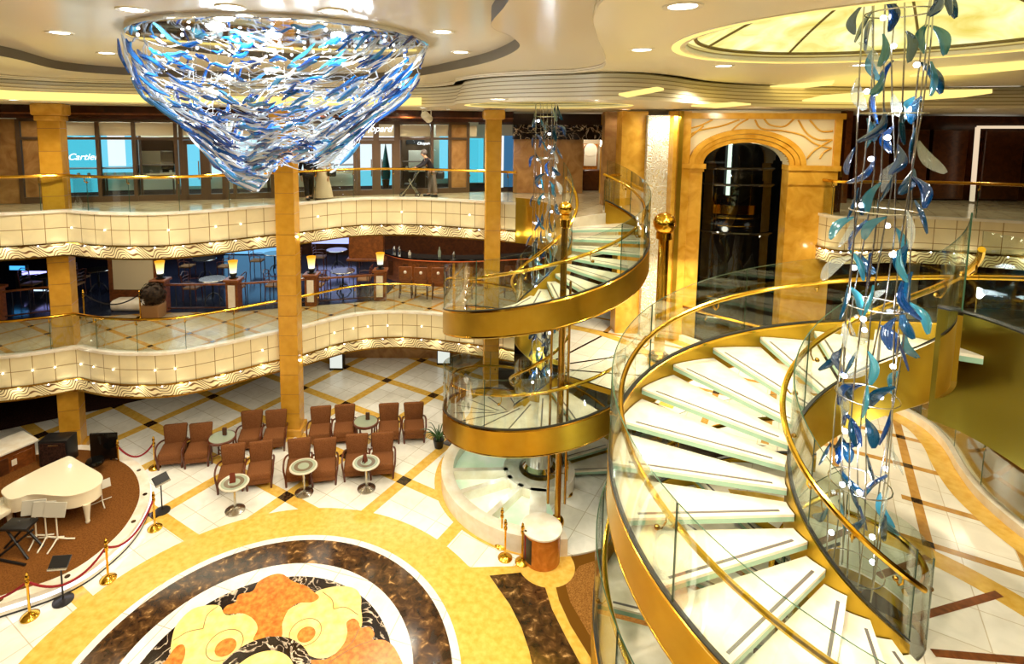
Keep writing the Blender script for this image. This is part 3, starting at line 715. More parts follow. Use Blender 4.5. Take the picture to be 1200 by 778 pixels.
# podium and brass stanchions
px_, py_ = at(637, 671, 0); py_ += .34
pod = thing('podium', 'round cherry wood podium with white marble top at the foot of the far stair', 'podium', (px_, py_, 0))
m = MB(); m.lathe([(.33, 0), (.345, .02), (.345, .58), (.33, .6)], (0, 0, 0), 'podium', 36); m.build('body', pod)
m = MB(); m.lathe([(.36, .6), (.375, .61), (.375, .64), (.36, .65)], (0, 0, 0), 'marble_top', 36); m.build('top', pod)
m = MB(); m.lathe([(.348, .08), (.348, .55)], (0, 0, 0), 'black', 8, None, .62, PI+.28); m.build('dark_panel', pod)
def stanchion_proto():
    root = thing('stanchion', '', 'stanchion', (0, 0, 0))
    m = MB(); m.lathe([(.135, 0), (.135, .02), (.10, .05), (.03, .08)], (0, 0, 0), 'brass', 20); m.build('base', root)
    m = MB(); m.tube([(0, 0, .06), (0, 0, .66)], .02, 'brass', 10); m.lathe([(.024, .56), (.034, .58), (.034, .62), (.024, .64)], (0, 0, 0), 'brass', 12); m.build('post', root)
    m = MB(); m.lathe([(.02, .66), (.034, .68), (.03, .72), (.018, .74), (.024, .76), (.0001, .79)], (0, 0, 0), 'brass', 12); m.build('finial', root)
    return root
ST = [(34, 724, 'brass stanchion at the stage rim nearest the left edge of the floor'), (126, 680, 'brass stanchion at the stage rim behind the black music stand'), (181, 620, 'brass stanchion at the right end of the curved stage'),
      (139, 553, 'brass stanchion beside the black monitor behind the stage'), (181, 549, 'brass stanchion touching the leftmost armchair'),
      (588, 640, 'brass stanchion standing back left beside the podium'), (592, 655, 'brass stanchion standing front left beside the podium'), (612, 660, 'brass stanchion with red rope close to the podium'),
      (664, 579, 'brass stanchion on the tiles at the first far stair tread')]
stan0 = None; spos = []
for (x, y, lb) in ST:
    p = at(x, y, 0.0 if y != 579 else .036); p = (p[0], p[1]+.02, 0.0 if y != 579 else .036); spos.append(p)
    if stan0 is None: stan0 = stanchion_proto(); o = stan0; o.location = p; o['label'] = lb; o['group'] = 'brass rope stanchions'
    else: dup(stan0, p, 0, lb)
def rope(a, b, sag, lb, mat='redrope', r=.02):
    a, b = Vector(a), Vector(b); P = [a.lerp(b, t/14)-Vector((0, 0, sag*4*(t/14)*(1-t/14))) for t in range(15)]
    m = MB(); m.tube(P, r, mat, 8); m.lathe([(.026, -.03), (.026, .03)], a, 'brass', 8); m.lathe([(.026, -.03), (.026, .03)], b, 'brass', 8)
    return tag(m.build('velvet_rope'), lb, 'rope')
T = lambda i: (spos[i][0], spos[i][1], spos[i][2]+.62)
rope(T(0), T(1), .34, 'red velvet rope between the two front stage stanchions')
rope(T(1), T(2), .3, 'red velvet rope curving around the right end of the stage')
rope(T(3), T(4), .3, 'red velvet rope from the black monitor to the leftmost armchair')
q = T(0); rope((q[0]-1.5, q[1]-.25, .62), q, .3, 'red velvet rope running off the left edge of the picture')
q = T(7); rope((q[0]+.05, q[1]-.03, .62), (q[0]+.09, q[1]-.03, .5), .5, 'red velvet rope hanging doubled from the stanchion at the podium')

# ---------------------------------------------------------------- hanging strings of glass petals
GL = [coloured_glass('teal cast glass', (8, 70, 104), .72), coloured_glass('deep blue cast glass', (8, 62, 122), .76), coloured_glass('pale aqua glass', (60, 140, 160), .55), coloured_glass('clear cast glass', (236, 240, 234), .2)]
def petal_mesh(mat, L, W, bend, name):
    m = MB(); nu, nv = 12, 6; vs = []
    for side in (1, -1):
        for i in range(nu+1):
            t = i/nu; w = W*(math.sin(PI*min(1, t*.86+.08))**.8)*(0.55+.6*t); cx_ = bend*math.sin(PI*t*1.1)
            for j in range(nv+1):
                u = (j/nv-.5)*2; th_ = .018*(1-u*u)**.5*(math.sin(PI*(t*.9+.05)))
                vs.append((cx_+u*w, side*th_+.25*bend*u*u, -L*t))
    k = (nu+1)*(nv+1); fs = []
    for i in range(nu):
        for j in range(nv):
            a = i*(nv+1)+j; fs.append((a, a+1, a+nv+2, a+nv+1)); fs.append((k+a+nv+1, k+a+nv+2, k+a+1, k+a))
    m.add(vs, fs, mat); o = m.build(name); return o
def string_chandelier(label, c, ztop, zbot, rad, npet, scale, seed, rings):
    rnd = random.Random(seed)
    root = thing('glass_chandelier', label, 'chandelier', (c[0], c[1], zbot)); H = ztop-zbot
    m = MB(); m.lathe([(rad*1.1, H-.04), (rad*1.1, H), (.02, H)], (0, 0, 0), 'chrome', 24); m.build('canopy', root)
    cables = []
    nc = 9
    for i in range(nc):
        a = 2*PI*i/nc+rnd.uniform(-.2, .2); q = rad*rnd.uniform(.55, 1.0)
        pts = [(q*math.cos(a+.25*math.sin(k*.9+i))*(1-.12*k/10), q*math.sin(a+.25*math.sin(k*.9+i))*(1-.12*k/10), H-.03-(H-.1)*k/10) for k in range(11)]
        cables.append(pts); b = MB(); b.tube(pts, .007*scale**.5, 'steel', 6); b.build('cable', root)
    for k in range(rings):
        zz = H-.35-(H-.6)*k/(rings-1); b = MB(); b.tube([(rad*.8*math.cos(t*PI/10), rad*.8*math.sin(t*PI/10), zz) for t in range(20)], .007, 'steel', 6, True); b.build('ring', root)
    protos = []
    dims = [(0, .33, .052, .03), (1, .29, .052, .05), (0, .25, .06, .02), (2, .30, .05, .04), (3, .33, .06, .03), (1, .35, .045, .07)]
    for i in range(npet):
        k = i % len(dims) if rnd.random() < .6 else rnd.choice((0, 1, 3, 4, 2))
        while len(protos) <= k: protos.append(None)
        if protos[k] is None:
            d = dims[k]; protos[k] = petal_mesh(GL[d[0]], d[1]*scale, d[2]*scale, d[3]*scale, 'glass_petal'); o = protos[k]
        else: o = protos[k].copy(); COL.objects.link(o)
        o.parent = root; pts = cables[i % nc]; zz = H-.15-(H-.55*scale-.2)*((i*0.6180339+rnd.uniform(0, .01)) % 1.0)
        t = max(0, min(9.999, (H-.03-zz)/(H-.1)*10)); a, b = Vector(pts[int(t)]), Vector(pts[int(t)+1]); p = a.lerp(b, t-int(t))
        o.location = (p.x*1.06, p.y*1.06, zz+.1); o.rotation_euler = (rnd.uniform(-.5, .5), rnd.uniform(-.75, .75), rnd.uniform(0, 2*PI))
    b = MB(); b.ball((0, 0, 0), .026*scale**.5, 'ledw', 8, 6); l0 = None
    for i in range(26):
        zz = .2+(H-.5)*(i+.5)/26; a = i*2.4; q = rad*.6
        if l0 is None: l0 = b.build('led', root); o = l0
        else: o = l0.copy(); COL.objects.link(o); o.parent = root
        o.location = (q*math.cos(a), q*math.sin(a), zz)
    for i in range(3):
        l = bpy.data.lights.new('chandelier_led', 'POINT'); l.energy = 14; l.color = (.8, .9, 1); l.shadow_soft_size = .06
        o = bpy.data.objects.new('chandelier_led', l); COL.objects.link(o); o.location = (c[0], c[1], zbot+H*(.2+.3*i))
    return root
string_chandelier('tall hanging string of blue and clear glass petals in the near stair well', (NX, NY), 9.5, 2.95, .36, 104, 1.12, 5, 7)
string_chandelier('tall hanging string of blue and clear glass petals in the far stair well', (FX, FY), 8.56, .95, .31, 104, 1.0, 9, 9)
CHX0, CHY0 = -2.42, 7.55

# ---------------------------------------------------------------- ceiling
CA = [tuple(p) for p in spline([(-6.6, 6.6), (-6.9, 8.5), (-7.45, 10.4), (-6.6, 11.5), (-4.5, 12.2), (-2.9, 12.35), (-1.9, 12.0), (-1.15, 11.2), (-.4, 10.0), (.3, 8.5), (.6, 7.1), (.46, 6.2), (.2, 5.5), (.3, 4.2), (.2, 2), (-2.5, 1.2), (-5.5, 2.5)], 6, True)]
ce = MB()
outer = [(-26, -6), (22, -6), (22, 26), (-26, 26)]
far_c = [tuple(p) for p in spline([(-4, -3), (-8.5, 1), (-9.6, 6), (-9.7, 9), (-9.2, 11.9), (-7, 12.75), (-4.5, 13.2), (-2.2, 13.4), (-1.0, 13.1), (-.4, 12.3), (-.25, 11.3), (.25, 10.4), (1.0, 9.85), (1.75, 9.5)], 6)]
right_c = [tuple(p) for p in spline([(1.75, 9.5), (2.02, 8.7), (1.72, 7.2), (1.25, 5.6), (.95, 4.2), (1.0, 2.0), (.6, -3)], 8)]
cd_c = [tuple(p) for p in spline([(1.75, 9.5), (2.2, 9.2), (2.9, 9.3), (3.7, 9.9), (4.7, 10.9), (6.3, 11.7), (9, 12.0), (13, 11)], 6)]
hole = far_c+cd_c[1:]+[(13, -3)]
def rise(mb, line, z0, z1, steps, mat, out, vent=None, closed=False):
    """stepped moulding up from z0 to z1; each step moves sideways"""
    ln = line+[line[0]] if closed else line
    for k in range(steps):
        a = z0+(z1-z0)*k/steps; b = z0+(z1-z0)*(k+1)/steps
        P = offset(ln, out*k); Q = offset(ln, out*(k+1))
        mb.ribbon(P, a, b-(b-a)*.22*(steps > 1), vent if (vent and k == 0) else mat)
        if steps > 1: mb.ribbon(offset(ln, out*k+.006), b-(b-a)*.25, b, 'ceil_step_shade')
        if out: mb.add([(p[0], p[1], b) for p in P]+[(q[0], q[1], b) for q in Q], [(i, i+1, i+1+len(P), i+len(P)) for i in range(len(P)-1)], mat)
ZS, ZC, ZB, ZA = 8.45, 8.90, 8.97, 9.12
MEDN, MEDF = circle(NX, NY, 1.97, 64), circle(FX, FY-.05, 1.62, 64)
ce.plate(outer, [hole, MEDF], ZS, 'ceil', True)
ce.plate(far_c+right_c[1:], [CA], ZB, 'ceil_hi', True)
ce.plate(right_c+[(13, -3)]+cd_c[::-1][:-1], [MEDN], ZC, 'ceil', True)
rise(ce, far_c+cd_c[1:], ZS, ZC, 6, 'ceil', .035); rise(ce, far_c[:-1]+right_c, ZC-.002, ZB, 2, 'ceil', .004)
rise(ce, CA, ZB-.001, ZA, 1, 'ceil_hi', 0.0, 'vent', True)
ce.plate(CA, [circle(CHX0, CHY0, 1.7, 48)], ZA, 'ceil_hi', True)
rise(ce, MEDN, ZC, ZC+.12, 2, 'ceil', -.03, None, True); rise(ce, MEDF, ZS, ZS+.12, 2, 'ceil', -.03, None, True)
ce.ribbon(circle(CHX0, CHY0, 1.7, 48), ZA, ZA+.25, 'ceil', True)
# a flat ring in the glowing cove material around both medallions
for c_, r_, z_ in (((NX, NY), 2.12, ZC-.012), ((FX, FY-.05), 1.74, ZS-.012)):
    P = circle(*c_, r_, 64); Q = circle(*c_, r_-.09, 64)
    ce.add([(p[0], p[1], z_) for p in P]+[(p[0], p[1], z_) for p in Q], [(i, (i+1) % 64, (i+1) % 64+64, i+64)[::-1] for i in range(64)], 'cove'); ce.ribbon(P, z_, z_+.02, 'ceil', True)
ce.plate(outer, [], 9.9, 'ceil', True)
struct(ce.build('ceiling', smooth=20), 'cream ceiling with flowing stepped mouldings')
# lit onyx medallions with radiating ribs
for nm_, c_, r_, z_, lb in (('ceiling_medallion', (NX, NY), 1.87, ZC+.1, 'large glowing round onyx ceiling panel with ribs above the near stair'), ('ceiling_medallion', (FX, FY-.05), 1.56, ZS+.12, 'smaller glowing round onyx ceiling panel above the far stair')):
    root = thing(nm_, lb, 'ceiling light', (c_[0], c_[1], z_))
    hh = .62 if r_ > 1.7 else .12                     # shallow dome
    dome = lambda r: hh*(1-(r/r_)**1.6) if r < r_ else 0.0
    m = MB(); m.lathe([(r_+.12, 0)]+[(max(.0001, r_*(1-i/10)), dome(r_*(1-i/10))) for i in range(11)], (0, 0, 0), 'onyx', 64, caps=False); m.build('onyx_panel', root)
    for k in range(8):
        a = k*PI/4+math.radians(91); m = MB(); m.tube([(r_*i/20*math.cos(a), r_*i/20*math.sin(a), dome(r_*i/20)-.02) for i in range(21)], .014, 'rib_dark', 6); m.build('rib', root)
    m = MB(); m.tube([(r_*math.cos(t*PI/32), r_*math.sin(t*PI/32), -.01) for t in range(64)], .022, 'rib_dark', 6, True); m.build('rim', root)
# cove light lines
m = MB()
L1 = [tuple(p) for p in spline([(-9.5, 8.6), (-9.35, 10.6), (-9.0, 11.7), (-7, 12.6), (-4.5, 13.05), (-2.2, 13.25), (-1.1, 12.95)], 8)]
m.ribbon(offset(L1, -.03), ZS+.02, ZS+.2, 'cove')
tag(m.build('cove_light'), 'warm cove light strip in the ceiling recess behind the blue chandelier', 'light strip')
for pts, lb in (([(2.9, 9.3), (3.5, 10.2), (4.3, 10.9), (4.1, 11.2), (3.2, 10.6), (2.7, 9.8)], 'narrow curved ceiling trough light left of the near petal string'), ):
    pass
def trough(px, z, lb):
    P = [at(x, y, z) for x, y in px]; m = MB(); m.prism(P, z-.03, z-.004, 'cove'); tag(m.build('trough_light'), lb, 'ceiling light')
trough([(838, 109), (870, 103), (930, 98), (978, 94), (975, 98), (920, 104), (870, 110)], ZC, 'narrow bright ceiling trough light between the elevator arch and the large medallion')
trough([(940, 117), (965, 111), (1020, 107), (1090, 105), (1163, 104), (1163, 107), (1130, 112), (1060, 117), (985, 121), (950, 120)], 8.60, 'long oval ceiling trough light behind the near petal string')
trough([(1066, 88), (1100, 79), (1210, 70), (1210, 78), (1140, 85)], ZC, 'bright ceiling trough light at the right edge under the medallion')
trough([(725, 109), (770, 101), (778, 103), (735, 112)], ZS, 'short bright ceiling trough light right of the far medallion')
trough([(810, 123), (860, 119), (880, 121), (840, 125)], ZS, 'short bright ceiling trough light above the elevator arch')
# recessed downlights: each a trim ring with a lit lens, and a real lamp
DL = [(70, 38, ZA), (155, 11, ZA), (270, 8, ZA), (390, 13, ZA), (518, 37, ZA), (540, 61, ZA), (125, 62, ZA), (800, 7, ZC), (752, 58, ZC), (848, 77, ZC), (15, 117, ZS), (182, 118, ZS), (585, 116, ZS), (525, 128, ZS), (732, 128, ZS), (495, 126, ZS), (1010, 76, ZC), (440, 130, ZS)]
where = ['by the dark vent at far left', 'on the upper ceiling above the chandelier rim, left', 'at the top edge above the chandelier, left of centre', 'at the top edge above the chandelier, right of centre', 'just right of the chandelier rim', 'right of the chandelier near the curved riser', 'just left of the chandelier rim',
         'at the top edge beside the large medallion', 'left of the large medallion', 'between the large medallion and the elevator arch', 'above the left column', 'on the low soffit left of the chandelier', 'on the low soffit near the far medallion', 'just left of the far medallion', 'just right of the far medallion', 'on the low soffit right of the chandelier', 'beside the upper petals of the near string', 'on the low soffit above the second shop door']
d0 = None
for i, (x, y, zz) in enumerate(DL):
    p = at(x, y, zz)
    if math.hypot(*p) > 16: p = (p[0]*15/math.hypot(*p), p[1]*15/math.hypot(*p))
    if d0 is None:
        d0 = thing('downlight', '', 'downlight', (0, 0, 0), 0, 'recessed ceiling downlights')
        m = MB(); m.lathe([(.10, -.004), (.145, -.012), (.15, 0)], (0, 0, 0), 'white_paint', 20); m.build('trim_ring', d0)
        m = MB(); m.plate(circle(0, 0, .105, 20), [], -.006, 'downlight', True); m.build('lens', d0); o = d0
        o.location = (p[0], p[1], zz)
    else: o = dup(d0, (p[0], p[1], zz))
    o['label'] = 'small round recessed downlight '+where[i]
    l = bpy.data.lights.new('downlight_lamp', 'SPOT'); l.energy = 150; l.color = (1, .9, .72); l.spot_size = 2.6; l.spot_blend = .6; l.shadow_soft_size = .1
    o = bpy.data.objects.new('downlight_lamp', l); COL.objects.link(o); o.location = (p[0], p[1], zz-.03)
# spot projectors on the soffit beam
def projector(px, py, Y, lb, rz):
    p = aty(px, py, Y); r = thing('spotlight', lb, 'spotlight', p, rz)
    R = Matrix.Rotation(1.15, 4, 'X')
    m = MB(); m.lathe([(.07, -.16), (.10, -.14), (.10, .12), (.06, .17)], (0, 0, 0), 'white_paint', 16, R); m.build('can', r)
    m = MB(); m.tube([(-.12, 0, 0), (-.12, 0, .16), (.12, 0, .16), (.12, 0, 0)], .014, 'white_paint', 6); m.tube([(0, 0, .16), (0, 0, max(.2, ZS-p.z))], .018, 'white_paint', 8); m.build('bracket', r)
    m = MB(); m.lathe([(.0001, -.165), (.085, -.165), (.085, -.15)], (0, 0, 0), 'black', 16, R); m.build('lens', r)
projector(228, 137, 12.0, 'white spot projector under the soffit just left of the chandelier', .5)
projector(500, 137, 13.6, 'white spot projector under the soffit right of the chandelier', -.4)

# ---------------------------------------------------------------- large glass chandelier
CHX, CHY, CHR = CHX0, CHY0, 1.84
ch = thing('glass_chandelier', 'huge funnel shaped chandelier of flowing blue and clear glass strands', 'chandelier', (CHX, CHY, 7.30))
H = ZA-7.30
m = MB(); m.lathe([(.0001, H+.02), (CHR, H+.02), (CHR+.03, H), (CHR+.03, H-.05), (CHR-.02, H-.06), (.0001, H-.06)], (0, 0, 0), 'chrome', 64); m.build('ceiling_plate', ch)
rnd = random.Random(3)
PROF = [(0, 1.0), (.12, .97), (.24, .91), (.36, .83), (.47, .72), (.56, .62), (.68, .52), (.82, .42), (.92, .34), (1.0, .2)]
def funnel(t, a):
    """radius of the glass shell; t = 0 at the plate, 1 at the tip; lobes make the hem uneven"""
    t = max(0.0, min(1.0, t))
    for (t0, r0), (t1, r1) in zip(PROF[:-1], PROF[1:]):
        if t <= t1: r = r0+(r1-r0)*(t-t0)/(t1-t0); break
    return CHR*r*(1+.10*math.sin(2*a+.4)*t+.07*math.sin(3*a-1.2)*t)
def shell(t, a, k=1.0):
    hem = 1.0+.16*math.sin(a*2+1.0)-.1*math.cos(a)
    r = funnel(t, a)*k; x = r*math.cos(a); y = r*math.sin(a)
    return Vector((x-.06*t, y-.1*t, (H-.08)-(H-.10)*t*(1+(hem-1)*.5)-.03*math.sin(5*a+6*t)))
WH = coloured_glass('white clear glass strand', (232, 240, 246), .72, .08); BL = [coloured_glass('cobalt blue glass', (24, 104, 196), .85, .05), coloured_glass('sky blue glass', (70, 160, 220), .8, .05), coloured_glass('deep navy glass', (18, 56, 128), .85, .05)]
def strand(t, a, L, k, r, mat, steep=1.0):
    """a wavy glass rod that follows the shell around and down"""
    n = 12; P = []
    ph = rnd.uniform(0, 6); dd = (rnd.uniform(.3, 1.3)*-math.cos(a)*1.5+rnd.uniform(-.4, .4))*steep
    for i in range(n+1):
        s_ = i/n; tt = t+dd*L*.34*s_+(.022 if L > .8 else .006)*math.sin(s_*7+ph); aa = a+(L*.30)*s_/(max(.35, funnel(min(tt, .99), a)/CHR))
        P.append(shell(max(0.005, min(1.0, tt)), aa, k))
    m = MB(); m.tube(P, lambda i: r*(.35+.65*math.sin(PI*(i+.5)/(n+1))), mat, 6); return m
def many(name, count, keep, maker):
    """the first `keep` pieces as parts, the rest as one part"""
    rest = MB()
    for i in range(count):
        m = maker(i)
        if i < keep: m.build(name, ch)
        else:
            for f, mi_ in zip(m.f, m.m): pass
            rest.add(m.v, m.f, m.mats[0]) if len(m.mats) == 1 else None
    if count > keep:
        o = rest.build(name, ch); tag(o, kind='stuff')
def front(i):   # bias towards the side the picture shows
    return rnd.uniform(-PI, 0)*.9-.15 if rnd.random() < .72 else rnd.uniform(0, PI)
many('glass_strand', 330, 100, lambda i: strand(rnd.random()**.8*.95, front(i), rnd.uniform(.9, 1.7), rnd.uniform(.90, 1.03), rnd.uniform(.004, .0075), WH, .45))
many('clear_glass_leaf', 330, 100, lambda i: strand(rnd.random()**.8*.97, front(i), rnd.uniform(.22, .45), rnd.uniform(.93, 1.05), rnd.uniform(.012, .022), WH))
many('blue_glass_leaf', 380, 100, lambda i: strand(rnd.random()**.9*.95, front(i), rnd.uniform(.2, .45), rnd.uniform(.95, 1.06), rnd.uniform(.016, .030), BL[0] if rnd.random() < .45 else (BL[1] if rnd.random() < .55 else BL[2])))
# inner rods and lamps
m = MB()
for i in range(22):
    a = rnd.uniform(0, 2*PI); t = rnd.uniform(.2, .9); p = shell(t, a, .95); m.tube([(p.x, p.y, p.z), (p.x, p.y, H-.05)], .002, 'steel', 4)
tag(m.build('hanging_wire', ch), kind='stuff')
m = MB(); m.ball((0, 0, 0), .018, 'ledw', 8, 6); l0 = None
for i in range(34):
    a = i*2.399; q = CHR*.95*math.sqrt((i+.5)/34)
    if l0 is None: l0 = m.build('lamp', ch); o = l0
    else: o = l0.copy(); COL.objects.link(o); o.parent = ch
    o.location = (q*math.cos(a), q*math.sin(a), H-.1)
for i in range(6):
    a = i*PI/3; l = bpy.data.lights.new('chandelier_lamp', 'POINT'); l.energy = 28; l.color = (.86, .93, 1); l.shadow_soft_size = .12
    o = bpy.data.objects.new('chandelier_lamp', l); COL.objects.link(o); o.location = (CHX+1.0*math.cos(a), CHY+1.0*math.sin(a), ZA-.5)
l = bpy.data.lights.new('chandelier_lamp', 'POINT'); l.energy = 22; l.color = (.9, .95, 1); l.shadow_soft_size = .1
o = bpy.data.objects.new('chandelier_lamp', l); COL.objects.link(o); o.location = (CHX+.1, CHY-.1, 7.9)
l = bpy.data.lights.new('chandelier_lamp', 'POINT'); l.energy = 40; l.color = (.9, .95, 1); l.shadow_soft_size = .1
o = bpy.data.objects.new('chandelier_lamp', l); COL.objects.link(o); o.location = (CHX, CHY-.4, 8.35)

# ---------------------------------------------------------------- elevator front and the walls on the right
# local frame: x along the wall, y into the wall, turned to face the atrium
EV = Vector((6.62, 13.3, 0)); ER = math.radians(-9)
def el(x, y, z): v = Matrix.Rotation(ER, 3, 'Z') @ Vector((x, y, 0)); return (EV.x+v.x, EV.y+v.y, z)
def elbox(mb, x0, x1, y0, y1, z0, z1, mat): return mb.box(el((x0+x1)/2, (y0+y1)/2, (z0+z1)/2), (abs(x1-x0), abs(y1-y0), abs(z1-z0)), mat, ER)
ew = MB()
hw, sp, rr = .97, 7.0, .99                       # half opening, spring height, arch rise
elbox(ew, -1.52, -hw, 0, 1.2, 0, sp, 'goldwall'); elbox(ew, hw, 2.0, 0, 1.2, 0, sp, 'goldwall')
elbox(ew, -1.60, -hw+.02, -.05, .3, sp-.05, sp+.02, 'goldwall'); elbox(ew, -1.66, -hw+.05, -.1, .3, sp+.02, sp+.14, 'goldwall')
elbox(ew, hw-.05, 2.06, -.1, .3, sp+.02, sp+.14, 'goldwall'); elbox(ew, hw-.02, 2.02, -.05, .3, sp-.32, sp+.02, 'goldwall')
# wall above with arched opening (face polygon extruded)
def arch_face(rx, rz, x0, x1, z0, z1, y0, y1, mat, n=24):
    top = [(rx*math.cos(PI-PI*i/n), sp+.14+rz*math.sin(PI*i/n)) for i in range(n+1)]
    vs = []; 
    for i, (x, z) in enumerate(top):
        xx = x0 if i == 0 else (x1 if i == n else x0+(x1-x0)*(i/n)); vs += [el(x, y0, z), el(xx, y0, z1), el(x, y1, z), el(xx, y1, z1)]
    fs = []
    for i in range(n):
        a, b = 4*i, 4*i+4; fs += [(a, b, b+1, a+1), (a+2, a+3, b+3, b+2), (a, a+2, b+2, b), (a+1, b+1, b+3, a+3)]
    fs += [(0, 1, 3, 2), (4*n, 4*n+2, 4*n+3, 4*n+1)]
    ew.add(vs, fs, mat)
arch_face(hw, .52, -hw, hw, sp+.14, 8.42, .02, .5, 'cream_panel'); elbox(ew, -1.56, -hw, .02, .5, sp+.14, 8.42, 'cream_panel'); elbox(ew, hw, 2.02, .02, .5, sp+.14, 8.42, 'cream_panel')
# archivolt bands
for q, w_, y_ in ((0, .10, -.04), (.11, .10, -.07), (.22, .12, -.10)):
    n = 28; vs = []
    for i in range(n+1):
        a = PI-PI*i/n
        for r0 in (0, w_):
            for yy in (y_, .1): vs.append(el((hw+q+r0)*math.cos(a), yy, sp+.14+(.52+(q+r0)*.95)*math.sin(a)))
    fs = []
    for i in range(n):
        a, b = 4*i, 4*i+4; fs += [(a, b, b+2, a+2), (a+2, b+2, b+3, a+3), (a, a+1, b+1, b)]
    ew.add(vs, fs, 'goldwall')
elbox(ew, -1.66, 2.1, -.08, .1, 8.22, 8.36, 'goldwall'); elbox(ew, -1.62, -1.5, -.06, .1, sp+.1, 8.3, 'goldwall'); elbox(ew, 1.9, 2.04, -.06, .1, sp+.1, 8.3, 'goldwall')
# gold scroll lines on the cream frieze
def scroll(pts): ew.tube([el(x, -.005, z) for x, z in [tuple(p) for p in spline(pts, 6)]], .022, 'goldwall', 6)
scroll([(1.86, 7.55), (1.5, 7.65), (1.2, 7.85), (.75, 7.95), (.3, 8.0), (.15, 8.2)]); scroll([(.35, 8.22), (.5, 8.08), (.8, 8.05), (1.0, 8.22)]); scroll([(1.86, 7.95), (1.6, 7.95), (1.35, 8.2)])
scroll([(1.86, 7.75), (1.55, 7.75), (1.3, 7.9), (1.1, 8.2)]); scroll([(1.35, 7.3), (1.5, 7.5), (1.86, 7.75)]); scroll([(1.62, 7.3), (1.7, 7.45), (1.86, 7.55)]); scroll([(-1.5, 7.6), (-1.2, 7.9), (-.6, 8.05), (-.2, 8.2)]); scroll([(-1.5, 7.95), (-1.1, 8.05), (-.8, 8.2)]); scroll([(-1.48, 7.3), (-1.3, 7.75), (-1.0, 8.05)]); scroll([(-.35, 7.95), (-.2, 8.1), (0, 8.22)])
struct(ew.build('wall_elevator'), 'gold marble elevator surround with arched opening and scroll frieze')
# glazed shaft and car
sh = MB(); n = 16
for (z0, z1) in ((0.02, 7.0),):
    P = [el(hw*.98*math.cos(PI+PI*i/n), .75+.62*math.sin(PI+PI*i/n), 0)[:2] for i in range(n+1)]; sh.ribbon(P, z0, 7.6, glass('dark shaft glass', (.55, .58, .55), .8, .12))
o = sh.build('elevator_glass'); tag(o, 'dark curved glass front of the panoramic elevator shaft', 'glass front')
sh = MB(); elbox(sh, -1.0, 1.0, 1.3, 1.4, 0, 8.3, 'blackgloss'); elbox(sh, -1.02, -.96, .4, 1.3, 0, 8, 'blackgloss'); elbox(sh, .96, 1.02, .4, 1.3, 0, 8, 'blackgloss')
struct(sh.build('wall_elevator_shaft'), 'black rear wall of the elevator shaft')
ec = thing('panoramic_elevator', 'black steel rings, bright light strip and brass car band inside the elevator shaft', 'elevator', el(0, .75, 6))
E0 = Vector(ec.location)
def elv(x, y, z): return Vector(el(x, y, z))-E0
for z_ in (6.62, 5.42, 7.02):
    m = MB(); m.tube([elv(.99*math.cos(PI+PI*i/n), .75+.64*math.sin(PI+PI*i/n), z_) for i in range(n+1)], .035, 'blackgloss', 6); m.build('ring_beam', ec)
m = MB(); P = [elv(.66*math.cos(PI+PI*i/n), .85+.42*math.sin(PI+PI*i/n), 0) for i in range(n+1)]
m.ribbon([(p.x, p.y) for p in P], 5.85-6, 6.08-6, 'brass', thick=.02); m.build('car_band', ec)
m = MB()
for z_ in (5.55, 5.75): m.tube([p+Vector((0, 0, z_)) for p in P], .014, 'brass_dark', 6)
m.build('car_rail', ec)
m = MB(); m.box(elv(-.02, 1.2, 7.0), (.09, .03, 1.5), emis('elevator light strip', (225, 245, 225), 2.2), ER); m.build('light_strip', ec)
m = MB()
for x in (-.45, .48): m.tube([elv(x, 1.0, 6.0), elv(x, 1.0, 6.8)], .02, 'brass', 6)
m.build('guide_post', ec)
for z_ in (4.2, 3.7, 3.2): 
    m = MB(); m.tube([elv(.9*math.cos(PI+PI*i/n), .8+.5*math.sin(PI+PI*i/n), z_) for i in range(n+1)], .012, 'steel', 6); m.build('guide_rail', ec)
for z_, e in ((7.6, 14), (5.2, 10)):  # added points that brighten the dim car band inside the shaft
    l = bpy.data.lights.new('shaft_fill', 'POINT'); l.energy = e; l.color = (1, .95, .8); l.shadow_soft_size = .08
    o = bpy.data.objects.new('shaft_fill', l); COL.objects.link(o); o.location = el(.2, .55, z_)
for ax_, az_, e in ((5.3, 6.9, 60), (6.6, 7.6, 60), (8.1, 6.4, 80)):  # added fill spots that brighten the gloomy elevator frieze
    l = bpy.data.lights.new('arch_fill_spot', 'SPOT'); l.energy = e; l.color = (1, .88, .62); l.shadow_soft_size = .12; l.spot_size = 1.9; l.spot_blend = .8
    o = bpy.data.objects.new('arch_fill_spot', l); COL.objects.link(o); o.location = (ax_-.6, 11.7, 8.38); o.rotation_euler = (Vector((ax_, 13.1, az_))-Vector(o.location)).to_track_quat('-Z', 'Y').to_euler()
